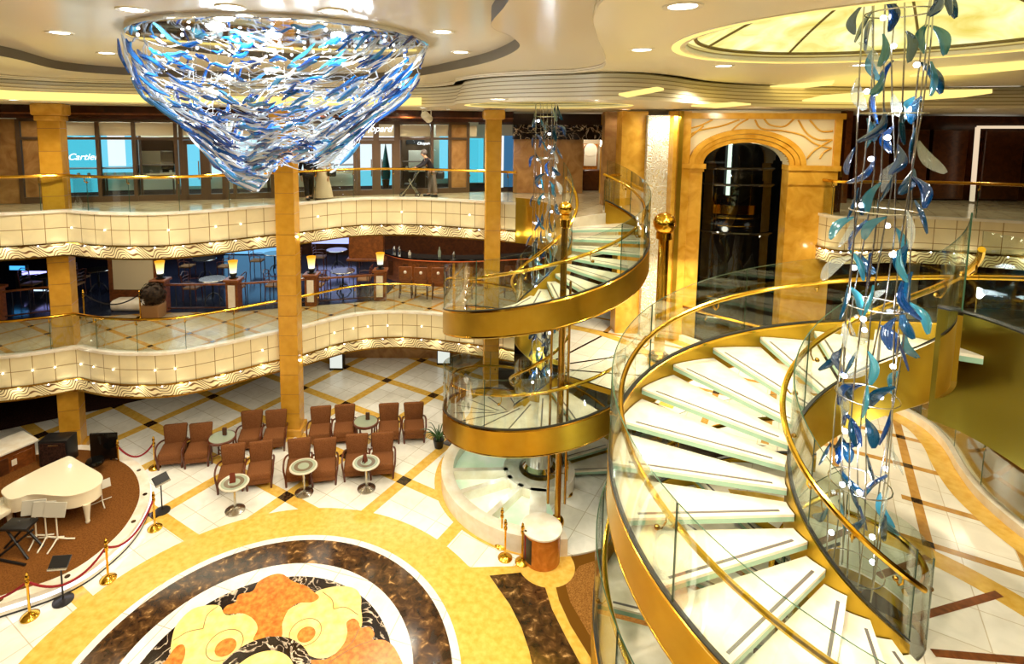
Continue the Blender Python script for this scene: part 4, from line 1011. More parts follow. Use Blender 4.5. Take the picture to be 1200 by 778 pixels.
# walls left of the elevator: gold trim, carved white panel, gold column
wl = MB()
def wallseg(mb, px0, px1, Y, z0, z1, mat, th_=.4, py=235):
    a = aty(px0, py, Y); b = aty(px1, py, Y); mb.box(((a.x+b.x)/2, Y+th_/2, (z0+z1)/2), (b.x-a.x, th_, z1-z0), mat)
wallseg(wl, 786, 806, 13.45, 0, 8.4, 'goldwall'); wallseg(wl, 792, 797, 13.38, 0, 8.4, 'brass_satin', .1); wallseg(wl, 726, 756, 13.9, 0, 8.4, 'goldwall', .5); wallseg(wl, 706, 727, 14.4, Z7, 8.4, 'brownmarble', .3)
wallseg(wl, 970, 985, 13.6, 0, 8.4, 'dark_wall', .3)
struct(wl.build('wall_gold'), 'gold marble piers beside the elevator')
def carved():
    m, nt, o = nm('carved white relief'); v = coords(nt)
    n = nt.nodes.new('ShaderNodeTexNoise'); n.inputs['Scale'].default_value = 3.2; n.inputs['Detail'].default_value = 1.0; n.inputs['Distortion'].default_value = 1.5
    nt.links.new(v, n.inputs['Vector']); w = nt.nodes.new('ShaderNodeMath'); w.operation = 'SINE'; w2 = nt.nodes.new('ShaderNodeMath'); w2.operation = 'MULTIPLY'; w2.inputs[1].default_value = 62
    nt.links.new(n.outputs['Fac'], w2.inputs[0]); nt.links.new(w2.outputs[0], w.inputs[0])
    r = ramp(nt, [(0.15, lin(226, 204, 150)), (0.5, lin(250, 244, 226))]); mr = nt.nodes.new('ShaderNodeMapRange'); mr.inputs[1].default_value = -1; nt.links.new(w.outputs[0], mr.inputs[0]); nt.links.new(mr.outputs[0], r.inputs[0])
    p = pr(nt, None, .5); nt.links.new(r.outputs[0], p.inputs['Base Color']); b = nt.nodes.new('ShaderNodeBump'); b.inputs['Strength'].default_value = .6; b.inputs['Distance'].default_value = .03
    nt.links.new(w.outputs[0], b.inputs['Height']); nt.links.new(b.outputs[0], p.inputs['Normal']); nt.links.new(p.outputs[0], o.inputs[0]); return m
M_['carved'] = carved()
m = MB(); wallseg(m, 756, 787, 13.75, .2, 8.3, 'carved', .3); tag(m.build('relief_panel'), 'tall carved white scroll relief panel between gold marble piers', 'wall panel')
l = bpy.data.lights.new('relief_light', 'AREA'); l.shape = 'RECTANGLE'; l.size = .5; l.size_y = .2; l.energy = 22; l.color = (1, .95, .85)
o = bpy.data.objects.new('relief_light', l); COL.objects.link(o); o.location = (4.8, 13.35, 8.25); o.rotation_euler = (.25, 0, 0)

# right-hand upper balcony and the dark lounge behind it
rb = [tuple(p) for p in spline([(8.75, 14.8), (8.42, 13.6), (8.3, 12.85), (8.5, 12.5), (9.1, 12.55), (10.2, 12.65), (11.5, 12.3), (13, 11.7), (15, 10.8)], 6)]
mb = MB(); mb.ribbon(rb, Z7-.72, Z7, 'fascia'); mb.ribbon(offset(rb, -.02), Z7-1.04, Z7-.75, 'wave'); mb.ribbon(offset(rb, -.03), Z7-.01, Z7+.05, 'marble_top', thick=.16); mb.ribbon(offset(rb, -.045), Z7-.76, Z7-.72, 'brass_dark', thick=.05)
mb.plate(rb+[(18, 10), (18, 24), (8.9, 24)], [], Z7-.02, 'deckfloor'); mb.plate(rb+[(18, 10), (18, 24), (8.9, 24)], [], Z7-1.05, 'dark_soffit', True)
fo = struct(mb.build('trim_3'), 'cream panelled balcony front at the right with gold scroll frieze')
off = offset(rb, -.055)
for i in range(12, len(off)-1, 2):
    o = g0.copy(); COL.objects.link(o); o.parent = fo; o.location = (off[i][0], off[i][1], Z7-.765)
for q in resample(offset(rb, -.18), 1.1)[2:9]:
    l = bpy.data.lights.new('frieze_lamp', 'POINT'); l.energy = 2.5; l.color = (1, .92, .7); l.shadow_soft_size = .03
    o = bpy.data.objects.new('frieze_lamp', l); COL.objects.link(o); o.location = (q[0], q[1], Z7-.82)
balustrade('glass_balustrade', 'glass balustrade with brass handrail on the right hand balcony before the dark lounge', rb, Z7, h=.84)
mb = MB()
a, b = aty(985, 200, 16.5), aty(1260, 200, 15.5)
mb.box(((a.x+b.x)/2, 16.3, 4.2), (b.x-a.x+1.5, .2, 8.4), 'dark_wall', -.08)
mb.box((9.6, 15.2, 7.3), (.25, 2, 2.4), 'wood', 0)
struct(mb.build('wall_lounge'), 'dark mahogany wall behind the right balcony')
mb = MB(); ls = emis('portal light', (255, 226, 190), .8)
p0, p1, p2 = aty(1146, 149, 15.6), aty(1139, 236, 15.6), aty(1260, 147, 15.6)
beam(mb, p0, p1, .08, .08, ls); beam(mb, p0, (p2.x, p2.y, p0.z+.02), .08, .08, ls)
o = mb.build('portal_light'); tag(o, 'glowing light strip framing the dark doorway at the far right', 'light strip')
for x0, x1 in ((1000, 1040), (1050, 1085), (1090, 1130), (1150, 1195)):
    mb = MB(); a, b = aty(x0, 220, 16.0), aty(x1, 220, 16.0); mb.rbox(((a.x+b.x)/2, 16.05, 7.0), (b.x-a.x-.06, .08, 2.0), 'wood_dark', .02, 1, -.08)
    mb.build('wall_panel_inset') if False else struct(mb.build('wall_inset'))
mb = MB(); wallseg(mb, 1010, 1250, 17.6, 0, 5.0, 'dark_wall', .2, 340); struct(mb.build('wall_lower'))
for i, x in enumerate((1068, 1108)):
    mb = MB(); p = aty(x, 340, 15.2); mb.tube([(p.x, p.y, Z6), (p.x, p.y, Z7-1.06)], .14, 'cream_panel', 14); struct(mb.build('column_lounge'))
mb = MB(); mb.plate([(8.5, 12.8), (18, 9), (18, 20), (8.5, 20)], [], Z6, 'deckfloor'); struct(mb.build('floor_lounge', smooth=0))
# deep brown wall and shop opening behind the far stair
mb = MB(); wallseg(mb, 601, 682, 17.0, Z7, 7.62, 'brownmarble', .3); wallseg(mb, 600, 708, 16.9, 7.62, 8.06, 'black_stone', .4); wallseg(mb, 704, 730, 16.9, Z7, 8.4, 'goldwall', .3); wallseg(mb, 560, 800, 17.2, 8.06, 8.4, 'dark_soffit', .4)
struct(mb.build('wall_stair'), 'tan marble wall with black marble header behind the far stair')
mb = MB(); wallseg(mb, 680, 706, 18.6, Z7, 7.7, 'cream_panel', .1); struct(mb.build('wall_niche'))
mb = MB(); p = aty(691, 190, 18.4); q = aty(691, 215, 18.4)
mb.rbox((p.x, 18.4, 7.0), (.5, .08, .9), 'orange_stone', .02, 1); mb.lathe([(.0001, 0), (.22, 0), (.22, .05)], (p.x, 18.33, 7.25), 'white_paint', 20, Matrix.Rotation(PI/2, 4, 'X')); mb.box((p.x, 18.33, 6.98), (.42, .04, .5), 'white_paint')
tag(mb.build('niche_mirror'), 'arched terracotta framed niche seen behind the far stair top', 'mirror')
mb = MB(); mb.rbox((q.x, 18.0, 6.3), (.7, .4, .66), 'wood_dark', .02, 1); tag(mb.build('console_table'), 'small dark console below the arched niche behind the far stair', 'console')
l = bpy.data.lights.new('niche_light', 'POINT'); l.energy = 25; l.color = (1, .9, .75); l.shadow_soft_size = .1
o = bpy.data.objects.new('niche_light', l); COL.objects.link(o); o.location = (p.x, 17.6, 7.5)

# ---------------------------------------------------------------- armchairs and tables on the atrium floor
def armchair():
    r = thing('armchair', '', 'armchair')
    m = MB(); m.rbox((0, -.02, .30), (.52, .56, .17), 'fabric', .045, 3); m.rbox((0, -.02, .19), (.50, .52, .14), 'fabric', .02, 2); m.build('seat', r)
    tilt = Matrix.Rotation(-.16, 4, 'X')
    m = MB(); m.rbox((0, .29, .54), (.52, .11, .50), 'fabric', .04, 3, 0, lambda v: (v.x*(1-.10*max(0, -v.z)/.25+.03*v.z/.25), v.y-.05*(1-(v.x/.26)**2), v.z+.03*(1-(v.x/.26)**2)*(v.z > .1)), tilt); m.build('backrest', r)
    for sx in (-1, 1):
        m = MB(); P = spline([(sx*.25, -.26, .0), (sx*.265, -.27, .2), (sx*.295, -.285, .40), (sx*.30, -.22, .50), (sx*.30, -.05, .515), (sx*.29, .15, .47), (sx*.26, .30, .42)], 5)
        m.tube([tuple(p) for p in P], .022, 'chairwood', 8); m.build('armrest', r)
        m = MB(); m.tube([(sx*.21, .24, .26), (sx*.22, .33, 0)], lambda i: .024-.006*i, 'chairwood', 8); m.build('leg', r)
        m = MB(); m.tube([(sx*.245, -.255, .26), (sx*.245, -.265, 0)], lambda i: .024-.006*i, 'chairwood', 8); m.build('leg', r)
    return r
# floor pixel of the front edge centre, turn, label
CH = [((196, 550), 0.24, 'brown armchair at the far left of the back row, touching the rope stanchion'), ((227, 548.5), 0.24, 'brown armchair between the leftmost armchair and the left wooden side table'),
      ((289, 531), 0.22, 'brown armchair right of the left wooden side table in the back row'), ((318, 530), 0.20, 'brown armchair in the back row just left of the middle column'),
      ((372, 525), 0.18, 'brown armchair in the back row just right of the middle column'), ((401, 522.5), 0.16, 'brown armchair in the back row left of the right wooden side table'),
      ((454, 521), 0.13, 'brown armchair right of the right wooden side table'), ((484, 519.5), 0.12, 'brown armchair at the right end of the back row'),
      ((266, 578), 0.26, 'brown armchair behind the leftmost pedestal table'), ((300, 574), 0.26, 'brown armchair to the right behind the leftmost pedestal table'),
      ((346, 570), 0.22, 'brown armchair in front of the column, left behind the middle pedestal table'), ((377, 570), 0.20, 'brown armchair right behind the middle pedestal table'),
      ((415, 564), 0.14, 'brown armchair left behind the right pedestal table'), ((446, 562), 0.12, 'brown armchair at the right end of the front row')]
c0 = None
for (x, y), rz, lb in CH:
    p = at(x, y); loc = (p[0], p[1]+.27, 0)
    if c0 is None: c0 = armchair(); o = c0; o.location = loc; o.rotation_euler.z = rz; o['label'] = lb; o['group'] = 'brown lounge armchairs'
    else: dup(c0, loc, rz, lb)
def pedestal_table():
    r = thing('pedestal_table', '', 'table')
    m = MB(); m.lathe([(.20, 0), (.20, .02), (.13, .05), (.035, .08)], (0, 0, 0), 'steel', 28); m.build('base', r)
    m = MB(); m.tube([(0, 0, .08), (0, 0, .6)], .028, 'steel', 12); m.build('column', r)
    m = MB(); m.lathe([(.0001, .60), (.29, .60), (.30, .615), (.29, .63), (.0001, .63)], (0, 0, 0), 'table_pale', 36)
    for a, b, mt in ((.2, .26, 'tabletop'), (.12, .2, 'table_mid'), (.0, .12, 'tabletop')): m.plate(circle(0, 0, b, 32), [circle(0, 0, a, 32)] if a else [], .631, mt)
    m.build('tabletop', r); return r
pt = None
for (x, y), lb in (((272, 604), 'round stone pedestal table with red card, leftmost of the front row'), ((354, 583), 'round stone pedestal table without a card before the column'), ((428, 578), 'round stone pedestal table with a folded card, at the right end')):
    p = at(x, y); loc = (p[0], p[1]+.15, 0)
    if pt is None: pt = pedestal_table(); o = pt; o.location = loc; o['label'] = lb; o['group'] = 'round pedestal tables'
    else: dup(pt, loc, 0, lb)
    if x != 354:
        m = MB(); h = .2
        for s_ in (-1, 1): m.add([(-.06, s_*.035, 0), (.06, s_*.035, 0), (.05, 0, h), (-.05, 0, h), (-.06, s_*.033, 0), (.06, s_*.033, 0), (.05, -.002*s_, h), (-.05, -.002*s_, h)], [(0, 1, 2, 3), (7, 6, 5, 4), (0, 3, 7, 4), (1, 5, 6, 2)], 'menu')
        o = m.build('menu_card'); o.location = (loc[0]-.03, loc[1], .632); o.rotation_euler.z = .3 if x < 300 else 1.1; tag(o, 'dark red tent card on the leftmost pedestal table' if x < 300 else 'dark red tent card on the right pedestal table', 'menu card')
def side_table():
    r = thing('side_table', '', 'table')
    m = MB(); m.lathe([(.0001, .50), (.30, .50), (.325, .52), (.325, .56), (.30, .575), (.285, .572)], (0, 0, 0), 'chairwood', 36); m.build('table_rim', r)
    m = MB(); m.plate(circle(0, 0, .29, 32), [], .5725, 'tabletop'); m.build('glass_top', r)
    for k in range(4):
        a = PI/4+k*PI/2; m = MB(); m.tube([(.27*math.cos(a), .27*math.sin(a), .52), (.25*math.cos(a), .25*math.sin(a), 0)], .022, 'chairwood', 8); m.build('leg', r)
    m = MB()
    for k in range(2): a = PI/4+k*PI/2; m.tube([(.26*math.cos(a), .26*math.sin(a), .16), (-.26*math.cos(a), -.26*math.sin(a), .16)], .014, 'chairwood', 6)
    m.build('stretcher', r); return r
st0 = None
for (x, y), lb in (((259, 541), 'round wooden side table with green glass top between the left armchairs'), ((428, 521), 'round wooden side table with green glass top between the right armchairs')):
    p = at(x, y); loc = (p[0], p[1]+.1, 0)
    if st0 is None: st0 = side_table(); o = st0; o.location = loc; o['label'] = lb; o['group'] = 'round wooden side tables'
    else: dup(st0, loc, 0, lb)
    m = MB(); m.rbox((0, 0, .10), (.10, .05, .19), 'wood_dark', .008, 1); o = m.build('menu_holder'); o.location = (loc[0]+.04, loc[1]+.06, .574); tag(o, 'dark upright menu holder on the left side table' if x < 300 else 'dark upright menu holder on the right side table', 'menu holder')
# potted plant half hidden behind the round base
pp = thing('potted_palm', 'small green spiky potted plant on the floor left of the round stair base', 'plant', (*at(514, 524), 0))
m = MB(); m.lathe([(.10, 0), (.14, .2), (.15, .22), (.12, .22)], (0, 0, 0), 'black', 16); m.build('pot', pp)
M_['leaf'] = plain('dark green leaf', (52, 84, 40), .4); m = MB()
for k in range(22):
    a = k*2.4; L = .35+.12*(k % 3); P = [(L*t*math.cos(a)*.8, L*t*math.sin(a)*.8, .2+L*1.3*t-.9*L*t*t) for t in (0, .25, .5, .75, 1)]; m.tube(P, lambda i: .018*(1-i/5)+.003, 'leaf', 4)
m.build('fronds', pp)

# ---------------------------------------------------------------- stage with the white grand piano
SE = [(-80, 742), (-30, 734), (0, 724), (60, 704), (100, 684), (130, 661), (155, 636), (170, 612), (177, 590), (174, 569), (162, 553), (140, 541), (118, 534), (96, 532)]
se = [tuple(p) for p in spline([at(x, y) for x, y in SE], 6)]
cx0, cy0 = -9.3, 10.2
poly = se+[(-11.0, 12.3), (-12.5, 10.5), (-12, 8.2), (-10, 7.6)]
sh = lambda k: [(cx0+(x-cx0)*k, cy0+(y-cy0)*k) for x, y in poly]
stg = thing('stage', 'round brown carpeted stage with white marble rim and led edge', 'stage', (cx0, cy0, 0))
def loc_(P): return [(x-cx0, y-cy0) for x, y in P]
m = MB(); m.prism(loc_(poly), 0, .24, 'marble_top'); m.build('plinth', stg)
ins = offset(se, .20)
m = MB(); m.prism(loc_(ins+[(-10.9, 12.1), (-12.3, 10.5), (-11.9, 8.4), (-10, 7.9)]), .24, .246, 'stage_carpet'); m.build('carpet', stg)
m = MB(); m.ribbon(loc_(offset(se, -.012)), .10, .16, 'ledstrip', thick=.02); m.build('led_strip', stg)
m = MB(); m.ribbon(loc_(offset(se, -.004)), 0.0, .03, 'black', thick=.02); m.build('kick_strip', stg)
m = MB()
for i in range(12, len(se)-6, 9): q = offset(se, .1)[i]; m.lathe([(.045, .2405), (.045, .247), (.0001, .247)], (q[0]-cx0, q[1]-cy0, 0), 'brown_stone', 12)
m.build('floor_socket', stg)
SZ = .246
# piano: outline in picture pixels of the lid at lid height
pz = SZ+.66
LP = [(2, 566), (40, 552), (90, 536), (108, 533.5), (117, 538), (121.5, 548), (119, 557), (110, 566), (98, 573), (83, 578), (66, 580), (52, 579), (44, 577), (34, 577.5), (26, 580), (17, 583), (8, 582), (2, 577)]
LP = [(4, 572), (40, 552), (74, 536.5), (82, 534.5), (89, 538), (102, 545.5), (118, 555), (120, 563), (112, 571), (98, 577), (80, 581), (62, 580.5), (45, 579), (32, 580), (22, 583.5), (12, 585), (5, 581)]
lid = [at(x, y, pz) for x, y in LP]
po = (sum(p[0] for p in lid)/len(lid), sum(p[1] for p in lid)/len(lid))
pn = thing('grand_piano', 'cream white grand piano with closed lid on the carpeted stage', 'piano', (po[0], po[1], SZ))
L0 = [(x-po[0], y-po[1]) for x, y in lid]; L1_ = [tuple(p) for p in spline(L0, 5, True)]
m = MB(); m.prism(L1_, .63, .66, 'white_lacquer'); m.build('lid', pn)
m = MB(); m.prism([(x*.97, y*.97) for x, y in L1_], .38, .625, 'white_lacquer'); m.build('case', pn)
kx, ky = at(6, 590, pz); kx -= po[0]; ky -= po[1]
m = MB(); m.rbox((kx-.32, ky+.15, .40), (.55, .9, .10), 'white_lacquer', .02, 2, -.35); m.build('key_bed', pn)
m = MB(); m.rbox((kx-.42, ky+.12, .455), (.18, .8, .02), 'white_paint', .004, 1, -.35); m.build('keyboard', pn)
for (x, y) in ((103, 612), (12, 616), (60, 570)):
    p = at(x, y, SZ); p = (p[0]-po[0], p[1]-po[1]); m = MB(); m.lathe([(.035, 0), (.045, .03), (.035, .06), (.05, .2), (.07, .36), (.075, .40)], (p[0], p[1], 0), 'white_lacquer', 14); m.build('leg', pn)
# white music stands
def music_stand(white):
    r = thing('music_stand', '', 'music stand'); mt = 'white_paint' if white else 'black'
    m = MB()
    for k in range(3): a = k*2*PI/3+.5; m.tube([(0, 0, .12), (.14*math.cos(a), .14*math.sin(a), .05), (.26*math.cos(a), .26*math.sin(a), .008)], .014, mt, 6)
    m.build('tripod', r)
    m = MB(); m.tube([(0, 0, .08), (0, 0, .62)], .013, mt, 8); m.build('post', r)
    m = MB(); m.rbox((0, -.01, .68), (.40, .02, .26), 'desk_grey' if white else mt, .006, 1, 0, None, Matrix.Rotation(-.35, 4, 'X')); m.build('desk', r)
    return r
ms = None
for (x, y), lb in (((43, 634), 'white music stand with leftmost legs below the piano keyboard side'), ((55, 636), 'white music stand in the middle below the piano side'), ((68, 637), 'white music stand at the right of the three below the piano'), ((120, 590), 'white music stand foot showing right of the piano leg')):
    p = at(x, y, SZ)
    if ms is None: ms = music_stand(True); o = ms; o['label'] = lb; o['group'] = 'white music stands'; o.location = (p[0], p[1], SZ)
    else: o = dup(ms, (p[0], p[1], SZ), 0, lb)
    o.rotation_euler.z = {43: .2, 55: .1, 68: .0, 120: .8}[x]
    if x == 120: o.location.z = SZ; o.scale = (.8, .8, .6)
# black stands standing on the floor in front of the stage
def floor_stand(lb, x, y, rz):
    p = at(x, y); r = thing('sign_stand', lb, 'stand', (p[0], p[1]+.1, 0), rz)
    m = MB(); m.lathe([(.155, 0), (.155, .02), (.03, .05)], (0, 0, 0), 'black', 22); m.build('base', r)
    m = MB(); m.tube([(0, 0, .03), (0, 0, .66)], .014, 'black', 8); m.build('post', r)
    m = MB(); m.rbox((0, -.02, .71), (.30, .03, .22), 'black', .006, 1, 0, None, Matrix.Rotation(-.9, 4, 'X')); m.rbox((0, -.10, .66), (.30, .03, .03), 'steel', .004, 1); m.build('panel', r)
floor_stand('black tilted sign stand between the two front stage stanchions', 69, 710, .1)
floor_stand('black tilted sign stand at the right end of the stage', 187, 603, 1.0)
# keyboard bench corner, equipment
m = MB(); m.rbox((0, 0, 0), (.6, .32, .10), 'fabric', .03, 2)
bn = thing('piano_bench', 'small bench cut by the left edge beside the piano keyboard', 'bench', (*at(-2, 612, SZ), SZ)); o = m.build('seat', bn); o.location = (0, 0, .34)
for sx in (-.24, .24):
    for sy in (-.12, .12): m = MB(); m.tube([(sx, sy, 0), (sx, sy, .3)], .02, 'chairwood', 6); m.build('leg', bn)
eq = thing('keyboard_stand', 'black folded x shaped instrument stand at the left edge of the stage', 'stand', (*at(20, 650, SZ), SZ))
for k, (a, b) in enumerate((((-.3, -.1, 0), (.25, .1, .42)), ((.28, -.1, 0), (-.25, .1, .42)), ((-.35, .15, 0), (.1, .25, .5)), ((.32, .2, 0), (-.1, .2, .5)), ((-.4, -.1, .02), (.35, -.25, .02)))):
    m = MB(); m.tube([a, b], .022, 'black', 8); m.build('tube', eq)
m = MB(); m.rbox((-.05, .15, .47), (.5, .3, .06), 'black', .02, 2); m.build('tray', eq)
def cabinet():
    p0, p1 = at(-6, 575, 0), at(44, 552, 0); r = thing('bar_counter', 'marble topped wooden counter at the left edge behind the piano', 'counter', (p0[0], p0[1], 0)); d = Vector((p1[0]-p0[0], p1[1]-p0[1], 0)); ang = math.atan2(d.y, d.x)
    r.rotation_euler.z = ang; L = d.length
    m = MB(); m.rbox((L/2-.6, .35, .36), (L+1.2, .66, .72), 'wood', .01, 1); m.build('body', r)
    m = MB(); m.rbox((L/2-.6, .33, .745), (L+1.3, .76, .05), 'marble_top', .012, 2); m.build('worktop', r)
    for k in range(3):
        m = MB(); m.rbox((L-.25-k*.45, .012, .36), (.36, .02, .5), 'wood_dark' if k == 1 else 'wood', .006, 1); m.build('door', r)
    m = MB(); m.rbox((L-.42, -.002, .45), (.10, .01, .14), 'marble_top', .003, 1); m.build('socket_plate', r)
    return r, Vector((p0[0], p0[1], 0)), ang, L
cb, q0, ang, L = cabinet()
def oncab(u, v, z): R = Matrix.Rotation(ang, 3, 'Z'); return q0+R @ Vector((u, v, z))
m = MB(); m.rbox((0, 0, .06), (.75, .26, .12), 'black', .02, 2); m.box((0, -.02, .122), (.66, .18, .004), emis('blue lit screen', (60, 190, 225), 1.0)); o = m.build('audio_mixer'); o.location = oncab(L-1.05, .34, .771); o.rotation_euler.z = ang; tag(o, 'black audio mixer with blue glowing panel on the marble counter', 'audio mixer')
sp_ = thing('speaker', 'black box loudspeaker between the counter and the left column', 'loudspeaker', (*at(64, 558, 0), 0), .1)
m = MB(); m.rbox((0, .2, .42), (.62, .4, .84), 'black', .02, 2); m.build('body', sp_); m = MB(); m.rbox((0, -.005, .42), (.54, .02, .74), 'carpet_dark', .006, 1); m.build('grille', sp_)
m = MB(); m.rbox((.02, -.02, .74), (.22, .01, .03), 'steel', .003, 1); m.build('badge', sp_)
mo = thing('display_screen', 'black display screen on a stand behind the stage, right of the column', 'screen', (*at(124, 552, 0), 0), .08)
m = MB(); m.rbox((0, 0, .62), (.60, .05, .62), 'blackgloss', .01, 2); m.build('screen', mo)
m = MB(); m.tube([(.1, .06, 0), (.1, .06, .5)], .025, 'black', 8); m.rbox((.1, .06, .01), (.4, .3, .02), 'black', .006, 1); m.build('stand', mo)
st = thing('drum_stool', 'small black round stool with chrome foot below the black display screen', 'stool', (*at(112, 552, SZ), 0), 0)
m = MB(); m.lathe([(.0001, .42), (.17, .42), (.19, .47), (.17, .52), (.0001, .53)], (0, 0, 0), 'blackgloss', 20); m.build('seat', st); m = MB(); m.tube([(0, 0, .02), (0, 0, .42)], .03, 'chrome', 8); m.lathe([(.18, 0), (.16, .03), (.0001, .05)], (0, 0, 0), 'chrome', 16); m.build('foot', st)

# ---------------------------------------------------------------- middle gallery: cafe, bar, plant
M_['lamp_shade'] = None
def shade():
    m, nt, o = nm('amber lamp shade'); t = nt.nodes.new('ShaderNodeTexCoord'); sp = nt.nodes.new('ShaderNodeSeparateXYZ'); nt.links.new(t.outputs['Generated'], sp.inputs[0])
    r = ramp(nt, [(0.0, lin(255, 252, 225)), (0.5, lin(255, 226, 130)), (1.0, lin(226, 150, 30))]); nt.links.new(sp.outputs[2], r.inputs[0]); e = nt.nodes.new('ShaderNodeEmission'); e.inputs[1].default_value = 1.5; nt.links.new(r.outputs[0], e.inputs[0]); nt.links.new(e.outputs[0], o.inputs[0]); return m
M_['lamp_shade'] = shade()
pil = [((-4, 376), 'at the left edge'), ((190, 365), 'beside the round potted bush'), ((275, 364), 'left of the middle column'), ((366, 357), 'right of the middle column'), ((446, 351), 'at the corner before the bar')]
pp0 = lp0 = None; PP = []
for (x, y), wh in pil:
    p = at(x, y, Z6); PP.append(p)
    if pp0 is None:
        pp0 = thing('railing_pillar', '', 'pillar', (0, 0, 0), 0, 'cafe railing pillars')
        m = MB(); m.rbox((0, 0, .44), (.34, .34, .88), 'wood', .012, 1); m.build('body', pp0); m = MB(); m.rbox((0, -.175, .46), (.2, .012, .66), 'marble_top', .004, 1); m.build('inset_panel', pp0)
        m = MB(); m.rbox((0, 0, .92), (.44, .44, .08), 'wood', .015, 1); m.build('cap', pp0); o = pp0; o.location = (*p, Z6)
        lp0 = thing('table_lamp', '', 'lamp', (0, 0, 0), 0, 'amber lamps on the railing pillars')
        m = MB(); m.lathe([(.12, 0), (.13, .02), (.06, .05), (.10, .09), (.10, .13), (.07, .15)], (0, 0, 0), 'black', 16); m.build('base', lp0)
        m = MB(); m.lathe([(.085, .15), (.10, .3), (.115, .42), (.135, .5)], (0, 0, 0), 'lamp_shade', 20); m.build('lamp_shade', lp0); lp = lp0
    else: o = dup(pp0, (*p, Z6)); lp = dup(lp0, (0, 0, 0))
    o['label'] = 'wooden railing pillar with pale inset panel '+wh; lp.location = (*p, Z6+.96); lp['label'] = 'small amber glowing lamp on the wooden pillar '+wh
def railing(a, b, lb):
    a, b = Vector((*a, Z6)), Vector((*b, Z6)); r = thing('cafe_railing', lb, 'railing', a, 0, 'wooden cafe railings'); d = b-a
    m = MB(); beam(m, Vector((0, 0, .78))+d*.05, Vector((0, 0, .78))+d*.95, .06, .05, 'wood'); m.build('top_rail', r)
    m = MB(); beam(m, Vector((0, 0, .1))+d*.05, Vector((0, 0, .1))+d*.95, .04, .03, 'wood_dark'); m.build('bottom_rail', r)
    n = max(3, int(d.length/.34)); m0 = None
    for i in range(1, n):
        if m0 is None: m = MB(); m.tube([(0, 0, .1), (0, 0, .78)], .012, 'black', 6); m0 = m.build('baluster', r); o = m0
        else: o = m0.copy(); COL.objects.link(o); o.parent = r
        o.location = d*(i/n)
railing(PP[1], PP[2], 'wooden cafe railing between the bush pillar and the next pillar'); railing(PP[2], PP[3], 'wooden cafe railing passing behind the middle column'); railing(PP[3], PP[4], 'wooden cafe railing right of the middle column before the cafe tables')
a = PP[0]; railing(a, at(75, 366, Z6), 'wooden cafe railing at the left edge before the lit screens')
M_['cane'] = plain('woven cane chair', (150, 110, 66), .6)
def cafe_chair():
    r = thing('cafe_chair', '', 'chair')
    m = MB(); m.rbox((0, 0, .38), (.42, .42, .06), 'cane', .02, 2); m.build('seat', r)
    m = MB()
    for z_ in (.52, .62, .72): m.tube([(-.19, .2, z_), (0, .25, z_), (.19, .2, z_)], .012, 'chairwood', 6)
    m.tube([(-.2, .2, .35), (-.21, .24, .8), (0, .29, .86), (.21, .24, .8), (.2, .2, .35)], .016, 'chairwood', 6); m.build('backrest', r)
    for sx in (-1, 1):
        m = MB(); m.tube([(sx*.21, .2, .58), (sx*.24, -.02, .6), (sx*.22, -.18, .57), (sx*.2, -.18, .36)], .014, 'chairwood', 6); m.build('armrest', r)
        for sy in (-.18, .19): m = MB(); m.tube([(sx*.19, sy, .36), (sx*.2, sy*1.08, 0)], .016, 'chairwood', 6); m.build('leg', r)
    return r
def cafe_table():
    r = thing('cafe_table', '', 'table'); m = MB(); m.lathe([(.0001, .64), (.38, .64), (.39, .66), (.38, .68), (.0001, .68)], (0, 0, 0), 'steel', 28); m.build('tabletop', r)
    m = MB(); m.tube([(0, 0, .1), (0, 0, .64)], .03, 'black', 8); m.build('post', r); m = MB()
    for k in range(3): a = k*2*PI/3; m.tube([(0, 0, .25), (.14*math.cos(a), .14*math.sin(a), .2), (.28*math.cos(a), .28*math.sin(a), .01)], .018, 'black', 6)
    m.build('foot', r); return r
cc = ct = None
TB = [((250, 352), 'behind the first cafe railing'), ((345, 349), 'hidden half behind the middle column'), ((402, 341), 'behind the railing right of the column'), ((240, 314), 'in the second row behind the bush pillar'), ((322, 310), 'far back left of the middle column'), ((395, 312), 'far back under the bright screens'), ((60, 345), 'behind the railing at the left edge'), ((115, 318), 'far back left of the white partition')]
for k, ((x, y), wh) in enumerate(TB):
    p = at(x, y, Z6); q = math.hypot(*p)
    if q > 21: p = (p[0]*21/q, p[1]*21/q)
    if ct is None: ct = cafe_table(); o = ct; o['group'] = 'round cafe tables'; o.location = (*p, Z6); o['label'] = 'round cafe table with dark iron foot '+wh
    else: dup(ct, (*p, Z6), 0, 'round cafe table with dark iron foot '+wh)
    for s_, (dx, rz) in enumerate(((-.66, PI/2), (.66, -PI/2))):
        l_ = ('left' if dx < 0 else 'right')
        lb = 'cane chair %s of the cafe table ' % l_+wh
        if cc is None: cc = cafe_chair(); o = cc; o['group'] = 'cane cafe chairs'; o['label'] = lb; o.location = (p[0]+dx, p[1]+.1, Z6); o.rotation_euler.z = rz
        else: dup(cc, (p[0]+dx, p[1]+.1, Z6), rz, lb)
cfp = [(-20, PP[0][1]-.1), (PP[0][0], PP[0][1]-.1)]+[(p[0], p[1]-.12) for p in PP[1:]]+[(PP[4][0]+.3, 18.2), (4.2, 18.6), (4.2, 22.4), (-20, 22.4)]
mb = MB(); mb.plate(cfp, [], Z6+.008, 'cafe_floor'); struct(mb.build('floor_cafe', smooth=0), 'dark polished floor of the cafe')
